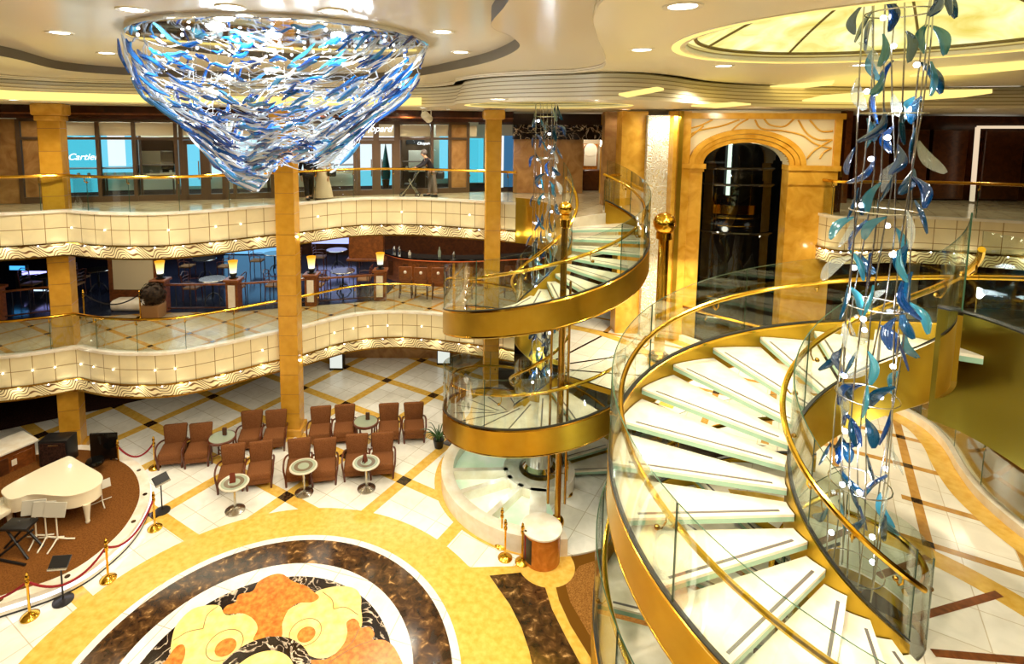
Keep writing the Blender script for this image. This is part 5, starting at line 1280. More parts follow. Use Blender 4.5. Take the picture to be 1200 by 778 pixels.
# white partition, sofa, bush, rope
mb = MB(); a, b = at(135, 350, Z6), at(192, 350, Z6)
ax, bx, Yp = a[0], b[0], a[1]-.2
mb.rbox(((ax+bx)/2, Yp, Z6+1.1), (bx-ax, .12, 2.2), 'wood', .01, 1); mb.box(((ax+bx)/2+.02, Yp-.066, Z6+1.22), (bx-ax-.26, .012, 1.7), 'cream_panel')
tag(mb.build('partition'), 'cream partition panel in a wooden frame behind the round bush', 'partition')
mb = MB(); p = at(152, 366, Z6); mb.rbox((p[0], p[1]+.25, Z6+.16), (1.2, .5, .32), 'marble_top', .12, 4); tag(mb.build('bench'), 'low cream rounded bench in front of the cream partition', 'bench')
p = at(176, 375, Z6); pl = thing('potted_bush', 'round dark clipped bush in a tan square pot on the middle gallery', 'plant', (p[0], p[1]+.2, Z6))
m = MB(); m.rbox((0, 0, .2), (.46, .46, .4), 'cane', .03, 2, 0, lambda v: (v.x*(1+.25*v.z), v.y*(1+.25*v.z), v.z)); m.build('pot', pl)
M_['bush'] = noisy('dark bush leaves', [(0.35, (34, 24, 14)), (0.65, (74, 52, 28))], 18, 4, .7)
m = MB(); rnd = random.Random(4)
for k in range(420):
    v = Vector((rnd.gauss(0, 1), rnd.gauss(0, 1), rnd.gauss(0, 1))).normalized()*rnd.uniform(.26, .34); t = v.normalized(); u = t.orthogonal().normalized(); w = t.cross(u); s_ = .05
    c_ = Vector((0, 0, .66))+v; m.add([c_+u*s_, c_+w*s_*.6+t*.02, c_-u*s_, c_-w*s_*.6+t*.02], [(0, 1, 2, 3)], 'bush')
m.ball((0, 0, .66), .27, 'bush', 14, 10); m.build('foliage', pl); m = MB(); m.tube([(0, 0, .38), (0, 0, .5)], .04, 'wood_dark', 8); m.build('stem', pl)
p1 = at(165, 373, Z6); dup(stan0, (*p1, Z6), 0, 'slim brass stanchion beside the round bush on the middle gallery'); p2 = at(99, 372, Z6); dup(stan0, (*p2, Z6), 0, 'brass stanchion half hidden behind the left column on the middle gallery')
rope((p2[0], p2[1], Z6+.68), (p1[0], p1[1], Z6+.68), .3, 'black rope sagging across the cafe entrance on the middle gallery', 'blackrope', .018)
# bar
bc = [at(446, 330, Z6), at(470, 338, Z6), at(500, 341, Z6), at(540, 342, Z6), at(585, 340, Z6), at(640, 336, Z6)]
bl = [tuple(p) for p in spline([(x, y+.55) for x, y in bc], 6)]
br = thing('bar_counter', 'long curved bar with dark stone top and wooden front behind the railing', 'bar', (*bl[0], Z6)); o0 = bl[0]; lb_ = [(x-o0[0], y-o0[1]) for x, y in bl]
m = MB(); m.ribbon(lb_, 0, .9, 'wood', thick=.3); m.build('front', br)
bt = offset(lb_, -.14)+offset(lb_, .5)[::-1]; m = MB(); m.prism(bt, .9, .96, 'blackgloss'); m.build('counter_top', br)
m = MB(); m.ribbon(offset(lb_, -.01), .84, .87, emis('bar under light', (255, 120, 60), .8)); m.build('light_strip', br)
for i in range(3, len(lb_)-2, 4):
    m = MB(); q = offset(lb_, -.012)[i]; m.rbox((q[0], q[1], .45), (.26, .02, .5), 'wood_dark', .006, 1); m.build('panel', br)
def stool():
    r = thing('bar_stool', '', 'bar stool'); m = MB(); m.rbox((0, 0, .56), (.38, .36, .08), 'wood', .03, 2); m.build('seat', r)
    m = MB(); m.rbox((0, -.19, .80), (.40, .05, .42), 'wood', .02, 2); m.build('backrest', r); m = MB(); m.ball((0, -.22, .84), .05, 'marble_top', 10, 6); m.build('emblem', r)
    for sx in (-1, 1):
        for sy in (-1, 1): m = MB(); m.tube([(sx*.16, sy*.15, .54), (sx*.19, sy*.17, 0)], .018, 'wood_dark', 6); m.build('leg', r)
    m = MB(); m.tube([(-.18, -.16, .2), (.18, -.16, .2), (.18, .16, .2), (-.18, .16, .2)], .012, 'brass_dark', 6, True); m.build('footrest', r); return r
s0 = None
for x, y, wh in ((476, 347, 'first from the left end of the dark bar'), (494, 348, 'second from the left end of the dark bar'), (514, 348.5, 'third from the left end of the dark bar'), (546, 348, 'just left of the slim gold column'), (598, 346, 'just right of the slim gold column')):
    p = at(x, y, Z6); p = (p[0], p[1]-.05)
    if s0 is None: s0 = stool(); o = s0; o.location = (*p, Z6); o['group'] = 'wooden bar stools'; o['label'] = 'brown high backed bar stool, '+wh
    else: dup(s0, (*p, Z6), 0, 'brown high backed bar stool, '+wh)
rnd = random.Random(8)
for k, (x, c_, h) in enumerate(((462, 'steel', .2), (468, 'chrome', .26), (480, 'marble_top', .16), (515, 'tabletop', .34), (532, 'steel', .22))):
    p = at(x, 300, Z6+.96); d_ = on_line(x, 300, offset([(q[0], q[1]) for q in bl], .2)); m = MB()
    m.lathe([(.05, 0), (.055, h*.5), (.025, h*.75), (.02, h)], (0, 0, 0), c_, 12); o = m.build('bottle' if k != 3 else 'ice_bucket'); o.location = (d_[0], d_[1], Z6+.96)
    tag(o, ['short steel bottle on the bar top, first from its left end', 'tall chrome bottle on the bar top near its left end', 'small pale bottle on the bar top', 'wide greenish ice bucket standing on the bar top', 'steel bottle on the bar top left of the slim gold column'][k], 'bottle' if k != 3 else 'ice bucket')
mb = MB(); wb = M_['wood_dark']
a, b = (-4.3, 21.5), (4.5, 21.2); mb.box(((a[0]+b[0])/2, 21.4, Z6+1.1), (9, .2, 2.2), 'wood_dark'); 
for k in range(4): mb.box((-3+k*2, 21.25, Z6+1.2), (1.5, .1, .04), 'tabletop')
struct(mb.build('wall_bar'), 'dark wooden back wall of the bar')
mb = MB(); p = at(430, 338, Z6); mb.rbox((p[0]-.1, p[1]+.6, Z6+1.45), (1.15, .3, 1.3), 'wood', .02, 1); mb.rbox((p[0]-.1, p[1]+.6, Z6+.84), (1.3, .42, .1), 'wood', .02, 1); tag(mb.build('hanging_cabinet'), 'reddish wooden cabinet block above the railing left of the bar', 'cabinet')
# rear of the cafe: dark wall and lit screens
mb = MB(); mb.box((-13, 22.5, Z6+1.1), (20, .2, 2.3), 'dark_wall'); mb.box((-22.5, 17, Z6+1.1), (.2, 11, 2.3), 'dark_wall'); struct(mb.build('wall_cafe'), 'dark rear wall of the cafe')
mb = MB(); mb.box((-8.9, 22.3, Z6+1.0), (2.2, .06, 1.9), emis('daylight window', (120, 190, 240), 1.1)); struct(mb.build('window_1'), 'bright blue daylight window at the back of the cafe')
mb = MB(); mb.box((-4.9, 22.3, Z6+1.2), (3.0, .06, 1.4), emis('daylight window two', (180, 190, 255), 1.3)); struct(mb.build('window_2'), 'bright bluish window at the back of the cafe right of the column')
for k, (x, y, w_) in enumerate(((40, 320, .9), (20, 314, .6), (52, 342, .8))):
    p = aty(x, y, 17.2); r = thing('slot_screen', ['bright violet lit screen at the left edge behind the cafe railing', 'small blue lit screen at the far left edge of the cafe', 'white blue lit screen low behind the left column'][k], 'screen', p)
    m = MB(); m.rbox((0, .06, 0), (w_, .1, .22), 'black', .02, 1); m.rbox((0, .2, -(p.z-Z6)/2-.1), (w_*.6, .2, max(.1, p.z-Z6-.2)), 'black', .02, 1); m.build('cabinet', r); m = MB(); m.box((0, .005, 0), (w_-.12, .01, .13), emis('screen glow', [(170, 170, 255), (60, 150, 220), (200, 230, 255)][k], 2.0)); m.build('screen', r)
# back of the atrium floor, below the middle gallery
mb = MB(); mb.box((-4, 18.6, .9), (16, .2, 1.8), 'brownmarble'); mb.box((-16, 18.2, .9), (10, .2, 1.8), 'dark_wall'); mb.box((8, 17.5, 2.4), (10, .2, 4.8), 'dark_wall'); struct(mb.build('wall_back'), 'brown rear wall of the atrium under the gallery')
for k, (x, y) in enumerate(((394, 434), (520, 428))):
    p = at(x, y); r = thing('light_box', ['white lit display box under the gallery right of the column', 'white lit display box under the gallery left of the round stair'][k], 'display box', (*p, 0))
    m = MB(); m.rbox((0, .15, .35), (.46, .3, .7), 'black', .02, 1); m.build('body', r); m = MB(); m.box((0, -.005, .36), (.40, .012, .56), emis('display box glow', (235, 240, 230), .9)); m.build('lit_front', r)
p = at(604, 460); tb = thing('dark_sofa', 'dark low sofa under the gallery behind the round stair', 'sofa', (p[0], p[1]+.4, 0)); m = MB(); m.rbox((0, 0, .2), (1.2, .6, .4), 'carpet_dark', .05, 2); m.build('seat', tb); m = MB(); m.rbox((0, .3, .5), (1.2, .16, .6), 'carpet_dark', .05, 2); m.build('backrest', tb)

# ---------------------------------------------------------------- shop fronts on the upper gallery
SL = [(-15.5, 13.3), (-12.4, 13.7), (-9.9, 14.35), (-6.0, 15.3), (-2.7, 16.35), (0.5, 17.3), (1.35, 17.2)]
def sp_(px): return on_line(px, 200, SL)
ZT, ZM = 8.10, 7.62
fr = MB()
def post(px, w=.09, z0=Z7, z1=ZT, d=.12, mat='frame'):
    x, y = sp_(px); fr.box((x, y, (z0+z1)/2), (w, d, z1-z0), mat, .26)
def bar(pa, pb, z, h, mat='frame', d=.10, dy=0.0):
    a, b = sp_(pa), sp_(pb); beam(fr, (a[0], a[1]+dy, z), (b[0], b[1]+dy, z), d, h, mat)
for px in (25, 78, 117, 159, 208, 214, 266, 275, 319, 366, 416, 464, 467, 506, 527, 548): post(px)
for px in (241, 441): post(px, .16)
for a, b in ((25, 159), (159, 266), (266, 416), (416, 548)):
    bar(a, b, ZM, .07); bar(a, b, Z7+.07, .16); bar(a, b, ZT-.02, .08)
fr2 = struct(fr.build('wall_shopfront'), 'bronze framed shop front along the upper gallery')
# cream transom panels, marble pilasters
mb = MB()
for a, b in ((78, 117), (117, 159), (159, 208), (214, 266), (275, 319), (319, 366), (366, 414), (414, 466), (467, 506), (508, 527), (548, 560)):
    p, q = sp_(a+2), sp_(b-2); beam(mb, (p[0], p[1]+.02, (ZM+ZT)/2), (q[0], q[1]+.02, (ZM+ZT)/2), .04, ZT-ZM-.14, 'cream_panel')
for a, b in ((-6, 24), (28, 66), (528, 547)):
    p, q = sp_(a), sp_(b); beam(mb, (p[0], p[1]+.05, (Z7+ZT)/2), (q[0], q[1]+.05, (Z7+ZT)/2), .12, ZT-Z7, 'brownmarble')
struct(mb.build('wall_pilaster'), 'tan marble pilasters and cream transom panels of the shop front')
mb = MB(); P = [tuple(p) for p in SL]; mb.ribbon(offset(P, -.35), ZT+.02, ZS, 'dark_wall', thick=.3); mb.ribbon(offset(P, -.5), ZT+.12, ZT+.16, 'wood', thick=.1); struct(mb.build('trim_6'), 'dark wooden beam above the shop fronts')
# window panes, one per bay
pane = glass('shop window glass', (.95, .98, .98), .7, .03)
for k, (a, b) in enumerate(((66, 77), (79, 116), (118, 158), (160, 207), (276, 318), (320, 365), (367, 415), (468, 505), (507, 526), (549, 560))):
    p, q = sp_(a), sp_(b); mb = MB(); beam(mb, (p[0], p[1]+.02, (Z7+.15+ZM-.04)/2), (q[0], q[1]+.02, (Z7+.15+ZM-.04)/2), .012, ZM-Z7-.19, pane); struct(mb.build('window_%d' % (k+3)), 'tall shop window pane')
for k, (a, b) in enumerate(((216, 240), (242, 265), (418, 440), (442, 463))):
    p, q = sp_(a), sp_(b); d = thing('door_%d' % (k+1), None, None, (p[0], p[1], Z7)); d['kind'] = 'structure'; v = Vector((q[0]-p[0], q[1]-p[1], 0)); w = v.length; d.rotation_euler.z = math.atan2(v.y, v.x)
    m = MB(); m.box((w/2, -.03, .80), (w-.2, .012, 1.4), pane); m.build('pane', d)
    m = MB()
    for x in (.05, w-.05): m.box((x, -.03, .8), (.10, .05, 1.6), 'frame')
    for z_ in (.06, 1.55): m.box((w/2, -.03, z_), (w-.04, .05, .12), 'frame')
    m.build('door_frame', d)
    m = MB(); x = w-.13 if k % 2 == 0 else .13; m.tube([(x, -.09, .55), (x, -.09, 1.05)], .014, 'brass', 8); m.build('door_handle', d)
# interiors: floor, glowing panels in place of the bright lit interiors, side walls
def back(px, depth): x, y = sp_(px); d = Vector((x, y)).normalized(); return (x+d.x*depth, y+d.y*depth)
GLOW = {'cyan': emis('cyan glow panel', (84, 200, 224), 1.0), 'pale': emis('pale glow panel', (206, 240, 250), 1.1), 'sky': emis('sky blue glow panel', (120, 214, 242), 1.05), 'white': emis('white glow panel', (236, 246, 250), 1.1), 'dim': emis('dim blue glow panel', (60, 110, 150), .9)}  # emissive colours standing in for blue-lit shop interiors
def glow_panel(n, a, b, z0, z1, depth, mat, lb):
    p, q = back(a, depth), back(b, depth); mb = MB(); beam(mb, (p[0], p[1], (z0+z1)/2), (q[0], q[1], (z0+z1)/2), .05, z1-z0, GLOW[mat]); struct(mb.build('window_%d' % n), lb)
glow_panel(21, 66, 118, 6.0, 7.75, 2.2, 'cyan', 'cyan lit rear window of the left shop'); glow_panel(22, 119, 163, 6.55, 7.75, 2.4, 'sky', 'bright sky blue rear window'); glow_panel(23, 128, 148, 6.75, 7.7, 2.3, 'white', 'white lit panel in the rear window')
glow_panel(24, 210, 242, 6.1, 7.6, 2.4, 'sky', 'sky blue rear window behind the left doors'); glow_panel(25, 246, 268, 6.4, 7.7, 2.4, 'pale', 'pale rear window behind the left doors'); glow_panel(26, 270, 325, 6.5, 7.7, 2.4, 'pale', 'pale rear window'); glow_panel(27, 330, 416, 6.4, 7.7, 2.4, 'white', 'white rear window')
glow_panel(28, 416, 466, 6.5, 7.7, 2.4, 'white', 'white rear window behind the right doors'); glow_panel(29, 416, 466, 5.99, 6.5, 2.35, 'sky', 'pale blue lower wall behind the right doors'); glow_panel(30, 466, 478, 6.0, 7.7, 2.2, 'sky', 'blue lit strip'); glow_panel(31, 515, 530, 6.2, 7.7, 2.2, 'sky', 'blue lit strip behind the seated corner'); glow_panel(32, 546, 566, 6.1, 7.6, 1.6, 'cyan', 'cyan window left of the slim column'); glow_panel(33, 578, 590, 6.0, 7.7, 1.0, 'white', 'white lit doorway right of the slim column'); glow_panel(34, 588, 606, 5.99, 7.7, 1.3, 'dim', 'dim blue doorway')
mb = MB(); P = offset([tuple(p) for p in SL], 2.6); mb.ribbon(P, Z7, ZS, 'cream_panel'); mb.plate(offset([tuple(p) for p in SL], .06)+P[::-1], [], Z7+.004, 'carpet_dark')
for px in (163, 325, 470, 545):
    p, q = sp_(px), back(px, 2.5); beam(mb, (p[0], p[1]+.1, (Z7+ZS)/2), (q[0], q[1], (Z7+ZS)/2), .06, ZS-Z7, 'frame')
struct(mb.build('wall_shop_rear'), 'rear and dividing walls of the shops')
for i, px in enumerate((100, 180, 290, 400, 490)):
    p = back(px, 1.2); l = bpy.data.lights.new('shop_lamp', 'POINT'); l.energy = 60; l.color = (.8, .95, 1); l.shadow_soft_size = .2
    o = bpy.data.objects.new('shop_lamp', l); COL.objects.link(o); o.location = (p[0], p[1], 8.0)
# display counters and cabinets
def display(px, depth, w, h, lb, kind='display_counter'):
    p = back(px, depth); r = thing(kind, lb, 'display case', (p[0], p[1], Z7), .26)
    m = MB()
    for sx in (-w/2+.03, w/2-.03):
        for sy in (-.2, .2): m.box((sx, sy, h*.36), (.04, .04, h*.72), 'frame')
    m.build('frame', r); m = MB(); m.rbox((0, 0, h*.74), (w, .46, .05), 'cream_panel', .008, 1); m.build('shelf', r)
    m = MB(); m.box((0, 0, h*.88), (w, .44, h*.24), pane); m.build('glass_case', r); m = MB(); m.rbox((0, 0, h+.01), (w+.02, .48, .02), 'frame', .004, 1); m.build('rim', r)
    m = MB()
    for k in range(4): m.lathe([(.05, 0), (.03, .05), (.05, .07), (.0001, .09)], (-w*.36+k*w*.24, 0, h*.76), 'marble_top', 10)
    m.build('display_bust', r)
display(98, .7, 1.0, .82, 'glass display counter in the leftmost shop window before the cyan wall'); display(140, .7, .95, .82, 'glass display counter in the second shop window'); display(183, .6, 1.0, .9, 'glass display counter in the third shop window'); display(295, .5, .95, .9, 'glass display counter right of the left shop doors'); display(400, .6, .8, .85, 'glass display counter just left of the right shop doors'); display(487, .9, .8, .9, 'glass display counter behind the person with the stroller')
mb = MB(); p = back(187, 1.0); mb.rbox((p[0], p[1], 7.05), (1.1, .1, 1.05), 'frame', .01, 1, .26); o = mb; mb.rbox((p[0]-.15, p[1]-.08, 6.95), (.5, .03, .6), 'cream_panel', .005, 1, .26); mb.rbox((p[0]+.26, p[1]-.06, 7.0), (.32, .03, .5), 'steel', .005, 1, .26); tag(mb.build('poster_board'), 'grey display board with pale posters in the third shop window', 'display board')
mb = MB(); p = back(487, 1.6); mb.rbox((p[0], p[1], 6.9), (.95, .1, 1.8), 'frame', .01, 1, .26); mb.rbox((p[0]+.05, p[1]-.07, 6.85), (.55, .03, .7), 'white_paint', .005, 1, .26); mb.rbox((p[0], p[1]-.07, 7.5), (.6, .03, .2), 'black', .005, 1, .26); tag(mb.build('poster_board'), 'grey booth front with white screen behind the person with the stroller', 'display board')
mb = MB(); p = back(452, 1.7); tr = thing('potted_cypress', 'slim dark cypress seen through the right shop door', 'plant', (p[0], p[1], Z7)); mb.lathe([(.14, .3), (.16, .5), (.08, 1.0), (.0001, 1.5)], (0, 0, 0), plain('blue green needles', (22, 92, 92), .7), 12); mb.build('foliage', tr); mb = MB(); mb.lathe([(.1, 0), (.13, .28), (.02, .3)], (0, 0, 0), 'frame', 12); mb.build('pot', tr)
# lettering
def letters(txt, px, py, depth, size, mat, lb, shear=.25, dz=0):
    p = back(px, depth); zz = aty(px, py, p[1]).z
    cu = bpy.data.curves.new('sign', 'FONT'); cu.body = txt; cu.size = size; cu.shear = shear; cu.extrude = .008; cu.align_x = 'CENTER'; cu.align_y = 'CENTER'; cu.materials.append(mat)
    tmp = bpy.data.objects.new('tmp', cu); COL.objects.link(tmp); bpy.context.view_layer.update(); me = bpy.data.meshes.new_from_object(tmp.evaluated_get(bpy.context.evaluated_depsgraph_get())); bpy.data.objects.remove(tmp); me.materials.clear(); me.materials.append(mat)
    o = bpy.data.objects.new('shop_sign', me); COL.objects.link(o); o.location = (p[0], p[1], zz); o.rotation_euler = (PI/2, 0, .27); tag(o, lb, 'sign')
sw = emis('white lit letters', (255, 255, 255), 2.0)
letters('Cartier', 98, 184, 2.1, .26, sw, 'white script shop sign on the cyan wall of the leftmost shop', .35)
letters('Chopard', 440, 151, -.06, .27, sw, 'white script shop sign above the right shop doors', .35)
letters('Chopard', 497, 168, 1.46, .13, sw, 'tiny white lettered sign on the black panel of the grey booth', .3)

# ---------------------------------------------------------------- people on the upper gallery
SKIN = plain('skin', (206, 158, 124), .6)
def skinned(name, joints, bones, mat, parent, sub=2):
    me = bpy.data.meshes.new(name); me.from_pydata([j[:3] for j in joints], bones, []); o = bpy.data.objects.new(name, me); COL.objects.link(o)
    o.modifiers.new('skin', 'SKIN'); 
    for v, j in zip(me.skin_vertices[0].data, joints): r = j[3]; v.radius = (r, r) if not isinstance(r, tuple) else r
    me.skin_vertices[0].data[0].use_root = True
    s = o.modifiers.new('sub', 'SUBSURF'); s.levels = sub; s.render_levels = sub
    me.materials.append(mat)
    for p in me.polygons: p.use_smooth = True
    o.parent = parent; return o
def person(lb, px, py, Hh, face, pose, top, bottom, hair, skirt=False, lean=0.0, depth=0.0):
    x, y = at(px, py, Z7); n = math.hypot(x, y); x, y = x*(1+depth/n), y*(1+depth/n)
    r = thing('person', lb, 'person', (x, y, Z7), face); k = Hh
    hipz, shz, hd = .52*k, .82*k, .935*k
    ly = lambda z: -lean*max(0, z-hipz)/(shz-hipz)*k
    s = pose.get('step', .1)
    hands = pose.get('hands', ((.14, -.02, .44), (-.14, -.02, .44)))
    J = [(0, 0, hipz, .085*k), (0, ly(.66*k), .66*k, (.085*k, .07*k)), (0, ly(.76*k), .76*k, (.10*k, .07*k)), (0, ly(.84*k), .84*k, .045*k), (0, ly(.88*k)-.01, .88*k, .034*k), (0, ly(.93*k)-.015*k, .925*k, (.05*k, .058*k)), (0, ly(.98*k)-.01*k, .975*k, (.042*k, .05*k))]
    B = [(0, 1), (1, 2), (2, 3), (3, 4), (4, 5), (5, 6)]
    for sx, sy in ((1, s), (-1, -s)):
        i = len(J); J += [(sx*.055*k, 0, .49*k, .055*k), (sx*.055*k, sy*.45*k, .27*k, .038*k), (sx*.055*k, sy*k, .045*k, .024*k), (sx*.06*k, sy*k-.09*k, .018*k, .018*k)]; B += [(0, i), (i, i+1), (i+1, i+2), (i+2, i+3)]
    for (hx, hy, hz), sx in zip(hands, (1, -1)):
        i = len(J); sh = (sx*.115*k, ly(.81*k), .81*k); h = (hx*k, hy*k+ly(.6*k), hz*k); e = ((sh[0]+h[0])/2+sx*.03*k, (sh[1]+h[1])/2+.04*k, (sh[2]+h[2])/2-.02*k)
        J += [(*sh, .036*k), (*e, .027*k), (*h, .018*k)]; B += [(2, i), (i, i+1), (i+1, i+2)]
        d = (Vector(h)-Vector(e)).normalized(); q = Vector(h)+d*.03*k
        j = len(J); J.append((*q, (.02*k, .012*k))); B.append((i+2, j)); side = d.orthogonal().normalized()
        for f in range(4):
            a = q+side*(f-1.5)*.011*k+d*.022*k; b = a+d*(.028-.004*abs(f-1.3))*k+Vector((0, -.004*k, -.004*k)); m_ = len(J); J += [(*a, .0055*k), (*b, .0045*k)]; B += [(j, m_), (m_, m_+1)]
        a = q+side*.024*k+d*.004*k; m_ = len(J); J += [(*a, .0065*k), (*(a+d*.02*k), .005*k)]; B += [(j, m_), (m_, m_+1)]
    body = skinned('body', J, B, SKIN, r)
    hm = Vector((0, ly(.94*k)-.01*k, .945*k)); m = MB()
    m.ball(hm+Vector((0, .016*k, .022*k)), .066*k, hair, 14, 10, 1.05); 
    if pose.get('long'): m.lathe([(.055*k, -.13*k), (.06*k, -.05*k), (.055*k, .03*k)], hm+Vector((0, .022*k, 0)), hair, 12)
    m.build('hair', r)
    m = MB()
    for sx in (-1, 1): m.ball(hm+Vector((sx*.02*k, -.054*k, .0)), .006*k, 'black', 6, 5)
    m.lathe([(.0001, 0), (.009*k, .004*k), (.0001, .03*k)], hm+Vector((0, -.058*k, -.018*k)), SKIN, 8); m.box(hm+Vector((0, -.055*k, -.03*k)), (.026*k, .006*k, .005*k), plain('lips', (160, 84, 74), .5)); m.build('face', r)
    # clothing
    T_ = [(0, ly(.50*k), .53*k, (.098*k, .085*k)), (0, ly(.66*k), .66*k, (.098*k, .082*k)), (0, ly(.76*k), .77*k, (.112*k, .08*k)), (0, ly(.83*k), .835*k, .055*k)]; TB = [(0, 1), (1, 2), (2, 3)]
    arm = [i for i, j in enumerate(J) if not isinstance(j[3], tuple) and abs(j[3]-.036*k) < 1e-9]
    for i in arm:
        a, e, h = J[i], J[i+1], J[i+2]; n_ = len(T_); w = Vector(e[:3]).lerp(Vector(h[:3]), .85); T_ += [(*a[:3], .046*k), (*e[:3], .037*k), (*w, .028*k)]; TB += [(2, n_), (n_, n_+1), (n_+1, n_+2)]
    skinned('jacket', T_, TB, top, r)
    if skirt:
        m = MB(); m.lathe([(.20*k, .03*k), (.17*k, .2*k), (.13*k, .40*k), (.095*k, .56*k), (.085*k, .60*k)], (0, 0, 0), bottom, 20); m.build('skirt', r)
    else:
        Q = [(0, 0, .53*k, .098*k)]; QB = []
        for sx, sy in ((1, s), (-1, -s)): n_ = len(Q); Q += [(sx*.056*k, 0, .48*k, .066*k), (sx*.056*k, sy*.45*k, .27*k, .05*k), (sx*.056*k, sy*.95*k, .06*k, .042*k)]; QB += [(0, n_), (n_, n_+1), (n_+1, n_+2)]
        skinned('trousers', Q, QB, bottom, r)
    m = MB()
    for sx, sy in ((1, s), (-1, -s)): m.rbox((sx*.057*k, sy*k-.05*k, .02*k), (.06*k, .16*k, .045*k), 'black', .012*k, 2)
    m.build('shoes', r); return r, Vector((x, y, Z7))
cl = lambda n, c: plain(n, c, .85, spec=.2)
pA, lA = person('person with grey hair in a dark top and striped grey trousers leaning over a stroller', 507, 232.5, 1.32, -1.3, {'step': .07, 'hands': ((.06, -.36, .62), (-.06, -.36, .62))}, cl('dark navy top', (34, 30, 34)), cl('grey trousers', (120, 104, 92)), cl('grey hair', (96, 88, 84)), lean=.14, depth=.5)
pB, lB = person('person in black clothes walking beside the one in the pale long robe', 362, 236, 1.38, .5, {'step': .12}, cl('black coat', (28, 26, 30)), cl('black trousers', (24, 22, 26)), cl('dark hair', (36, 24, 18)), depth=.5)
pC, lC = person('person in a long pale beige robe with a dark bag at the arm', 379, 235.5, 1.36, -.3, {'step': .04, 'long': True}, cl('beige top', (196, 172, 140)), cl('beige robe', (206, 184, 152)), cl('brown hair', (58, 38, 24)), True, depth=.5)
m = MB(); m.rbox((0, 0, 0), (.24, .1, .2), 'black', .03, 2); m.tube([(-.09, 0, .08), (-.06, 0, .26), (.06, 0, .26), (.09, 0, .08)], .012, 'black', 6); o = m.build('handbag'); o.location = lC+Vector((.26, -.05, .72)); tag(o, 'small dark handbag held by the person in the beige robe', 'handbag')
m = MB(); m.rbox((0, 0, 0), (.24, .22, .22), 'black', .05, 3); m.tube([(-.06, 0, .1), (0, 0, .19), (.06, 0, .1)], .012, 'black', 6); o = m.build('shoulder_bag'); o.location = lA+Vector((.22, -.02, .62)); tag(o, 'black bag hanging behind the person leaning on the stroller', 'bag')
sr = thing('stroller', 'dark folding stroller pushed by the grey haired person', 'stroller', lA+Vector((-.62, -.12, 0)), 0)
m = MB(); m.tube([(.28, -.16, .80), (.05, -.16, .45), (-.22, -.16, .08)], .014, 'steel', 6); m.tube([(.28, .16, .80), (.05, .16, .45), (-.22, .16, .08)], .014, 'steel', 6); m.tube([(.28, -.16, .80), (.28, .16, .80)], .018, 'black', 8); m.tube([(-.05, -.16, .5), (.2, -.16, .08)], .014, 'steel', 6); m.tube([(-.05, .16, .5), (.2, .16, .08)], .014, 'steel', 6); m.build('frame', sr)
m = MB(); m.rbox((-.02, 0, .34), (.34, .3, .1), 'black', .03, 2); m.rbox((.1, 0, .52), (.08, .3, .34), 'black', .03, 2, 0, None, Matrix.Rotation(.35, 4, 'Y')); m.build('seat', sr)
for sx, sy in ((-.24, -.16), (-.24, .16), (.2, -.17), (.2, .17)):
    m = MB(); m.tube([(sx+.055*math.cos(t*PI/8), sy, .066+.055*math.sin(t*PI/8)) for t in range(16)], .012, 'black', 6, True); m.tube([(sx-.05, sy, .066), (sx+.05, sy, .066)], .006, 'steel', 6); m.build('wheel', sr)

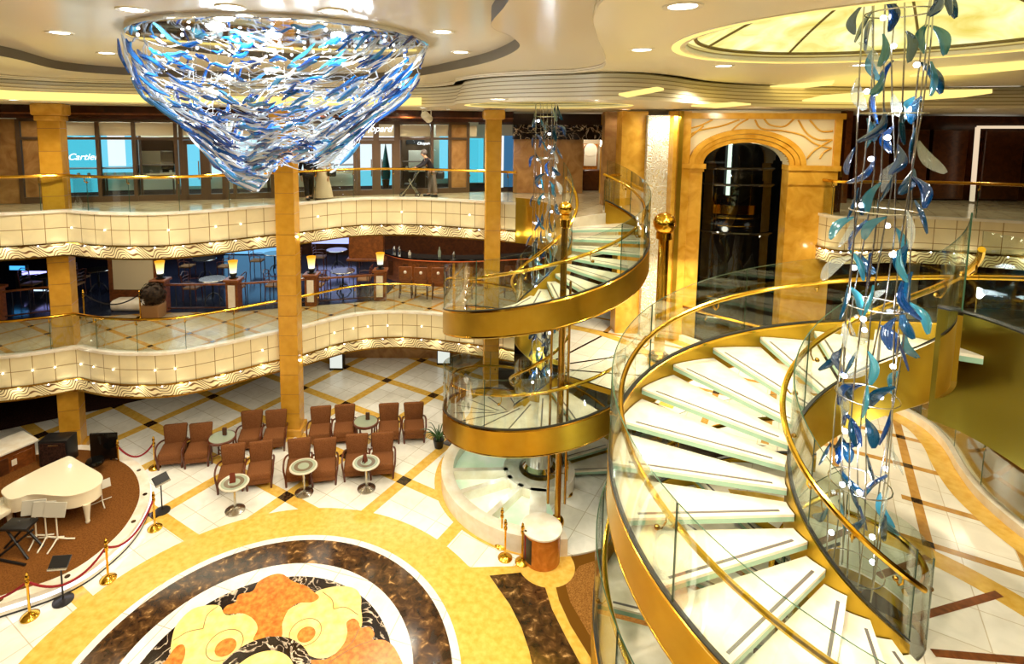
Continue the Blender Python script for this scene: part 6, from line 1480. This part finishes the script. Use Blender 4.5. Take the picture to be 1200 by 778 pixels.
# ---------------------------------------------------------------- lamps of the halls and ambient light
def area(loc, sx, sy, e, col=(1, .88, .66), rx=0.0, rz=0.0):
    l = bpy.data.lights.new('ceiling_lamp', 'AREA'); l.shape = 'RECTANGLE'; l.size = sx; l.size_y = sy; l.energy = e; l.color = col
    o = bpy.data.objects.new('ceiling_lamp', l); COL.objects.link(o); o.location = loc; o.rotation_euler = (rx, 0, rz); return o
area((-7.5, 14.6, 4.85), 7, 1.0, 55, rz=.2); area((-2, 16.8, 4.85), 5, 1.0, 55); area((-7, 18.8, 4.85), 8, 2, 90, (.75, .88, 1)); area((0, 19.8, 4.8), 5, .6, 50)
area((-7.5, 14.2, 1.68), 7, 1.0, 12); area((-2.5, 16.6, 1.68), 5, 1, 18); area((4.6, 12.2, 4.8), 1.5, 1.5, 90)
def spot(x, y, z, e, size=2.7, col=(1, .9, .7)):
    l = bpy.data.lights.new('hall_fill_spot', 'SPOT'); l.energy = e; l.color = col; l.spot_size = size; l.spot_blend = .7; l.shadow_soft_size = .14
    o = bpy.data.objects.new('hall_fill_spot', l); COL.objects.link(o); o.location = (x, y, z-.03); return o
# added fill spots without fixtures, placed to brighten the hall and near stair
for x, y, z, e in ((-1.6, 3.2, 9.12, 260), (-3.6, 3.0, 9.12, 200), (.6, 2.4, 8.97, 420), (2.6, 2.0, 8.9, 560), (5.0, 2.4, 8.9, 520), (-6.4, 4.6, 8.97, 220), (7.4, 6.2, 8.9, 320), (7.2, 9.0, 8.9, 320), (2.1, 7.7, 8.9, 200), (4.4, 9.9, 8.9, 260), (-8.3, 10.3, 8.97, 130)): spot(x, y, z, e)
for x, y in ((-10.4, 13.2), (-8.4, 13.5), (-6.4, 14.0), (-4.2, 15.2), (-1.8, 16.0), (.2, 16.2), (2.4, 15.4)): spot(x, y, 8.45, 45)
for x, y in ((10.5, 14.4), (13, 13.6), (8.8, 14.6)): spot(x, y, 8.45, 60)
mb = MB(); mb.box((0, -6.3, 5), (44, .4, 10), 'dark_wall'); struct(mb.build('wall_south'), 'dark wooden wall behind the viewer'); 
mb = MB(); mb.box((22.2, 8, 5), (.4, 29, 10), 'dark_wall'); struct(mb.build('wall_right'))
mb = MB(); mb.box((-26.2, 8, 5), (.4, 29, 10), 'dark_wall'); struct(mb.build('wall_left'))
mb = MB(); mb.box((-2, 26.2, 5), (48, .4, 10), 'dark_wall'); struct(mb.build('wall_north'))
for l in bpy.data.lights:
    if l.name.split('.')[0] in ('hall_fill_spot', 'downlight_lamp', 'ceiling_lamp'): l.energy *= 1.9 if l.type == 'SPOT' else 1.3
w = bpy.data.worlds.new('world'); SC.world = w; w.use_nodes = True
bg = w.node_tree.nodes['Background']; bg.inputs[0].default_value = (1.0, .90, .70, 1); bg.inputs[1].default_value = .6
SC.cycles.max_bounces = 10; SC.cycles.diffuse_bounces = 3; SC.cycles.glossy_bounces = 4; SC.cycles.transparent_max_bounces = 24; SC.cycles.transmission_bounces = 4
SC.cycles.caustics_reflective = False; SC.cycles.caustics_refractive = False; SC.cycles.sample_clamp_indirect = 4.0
SC.cycles.use_denoising = True
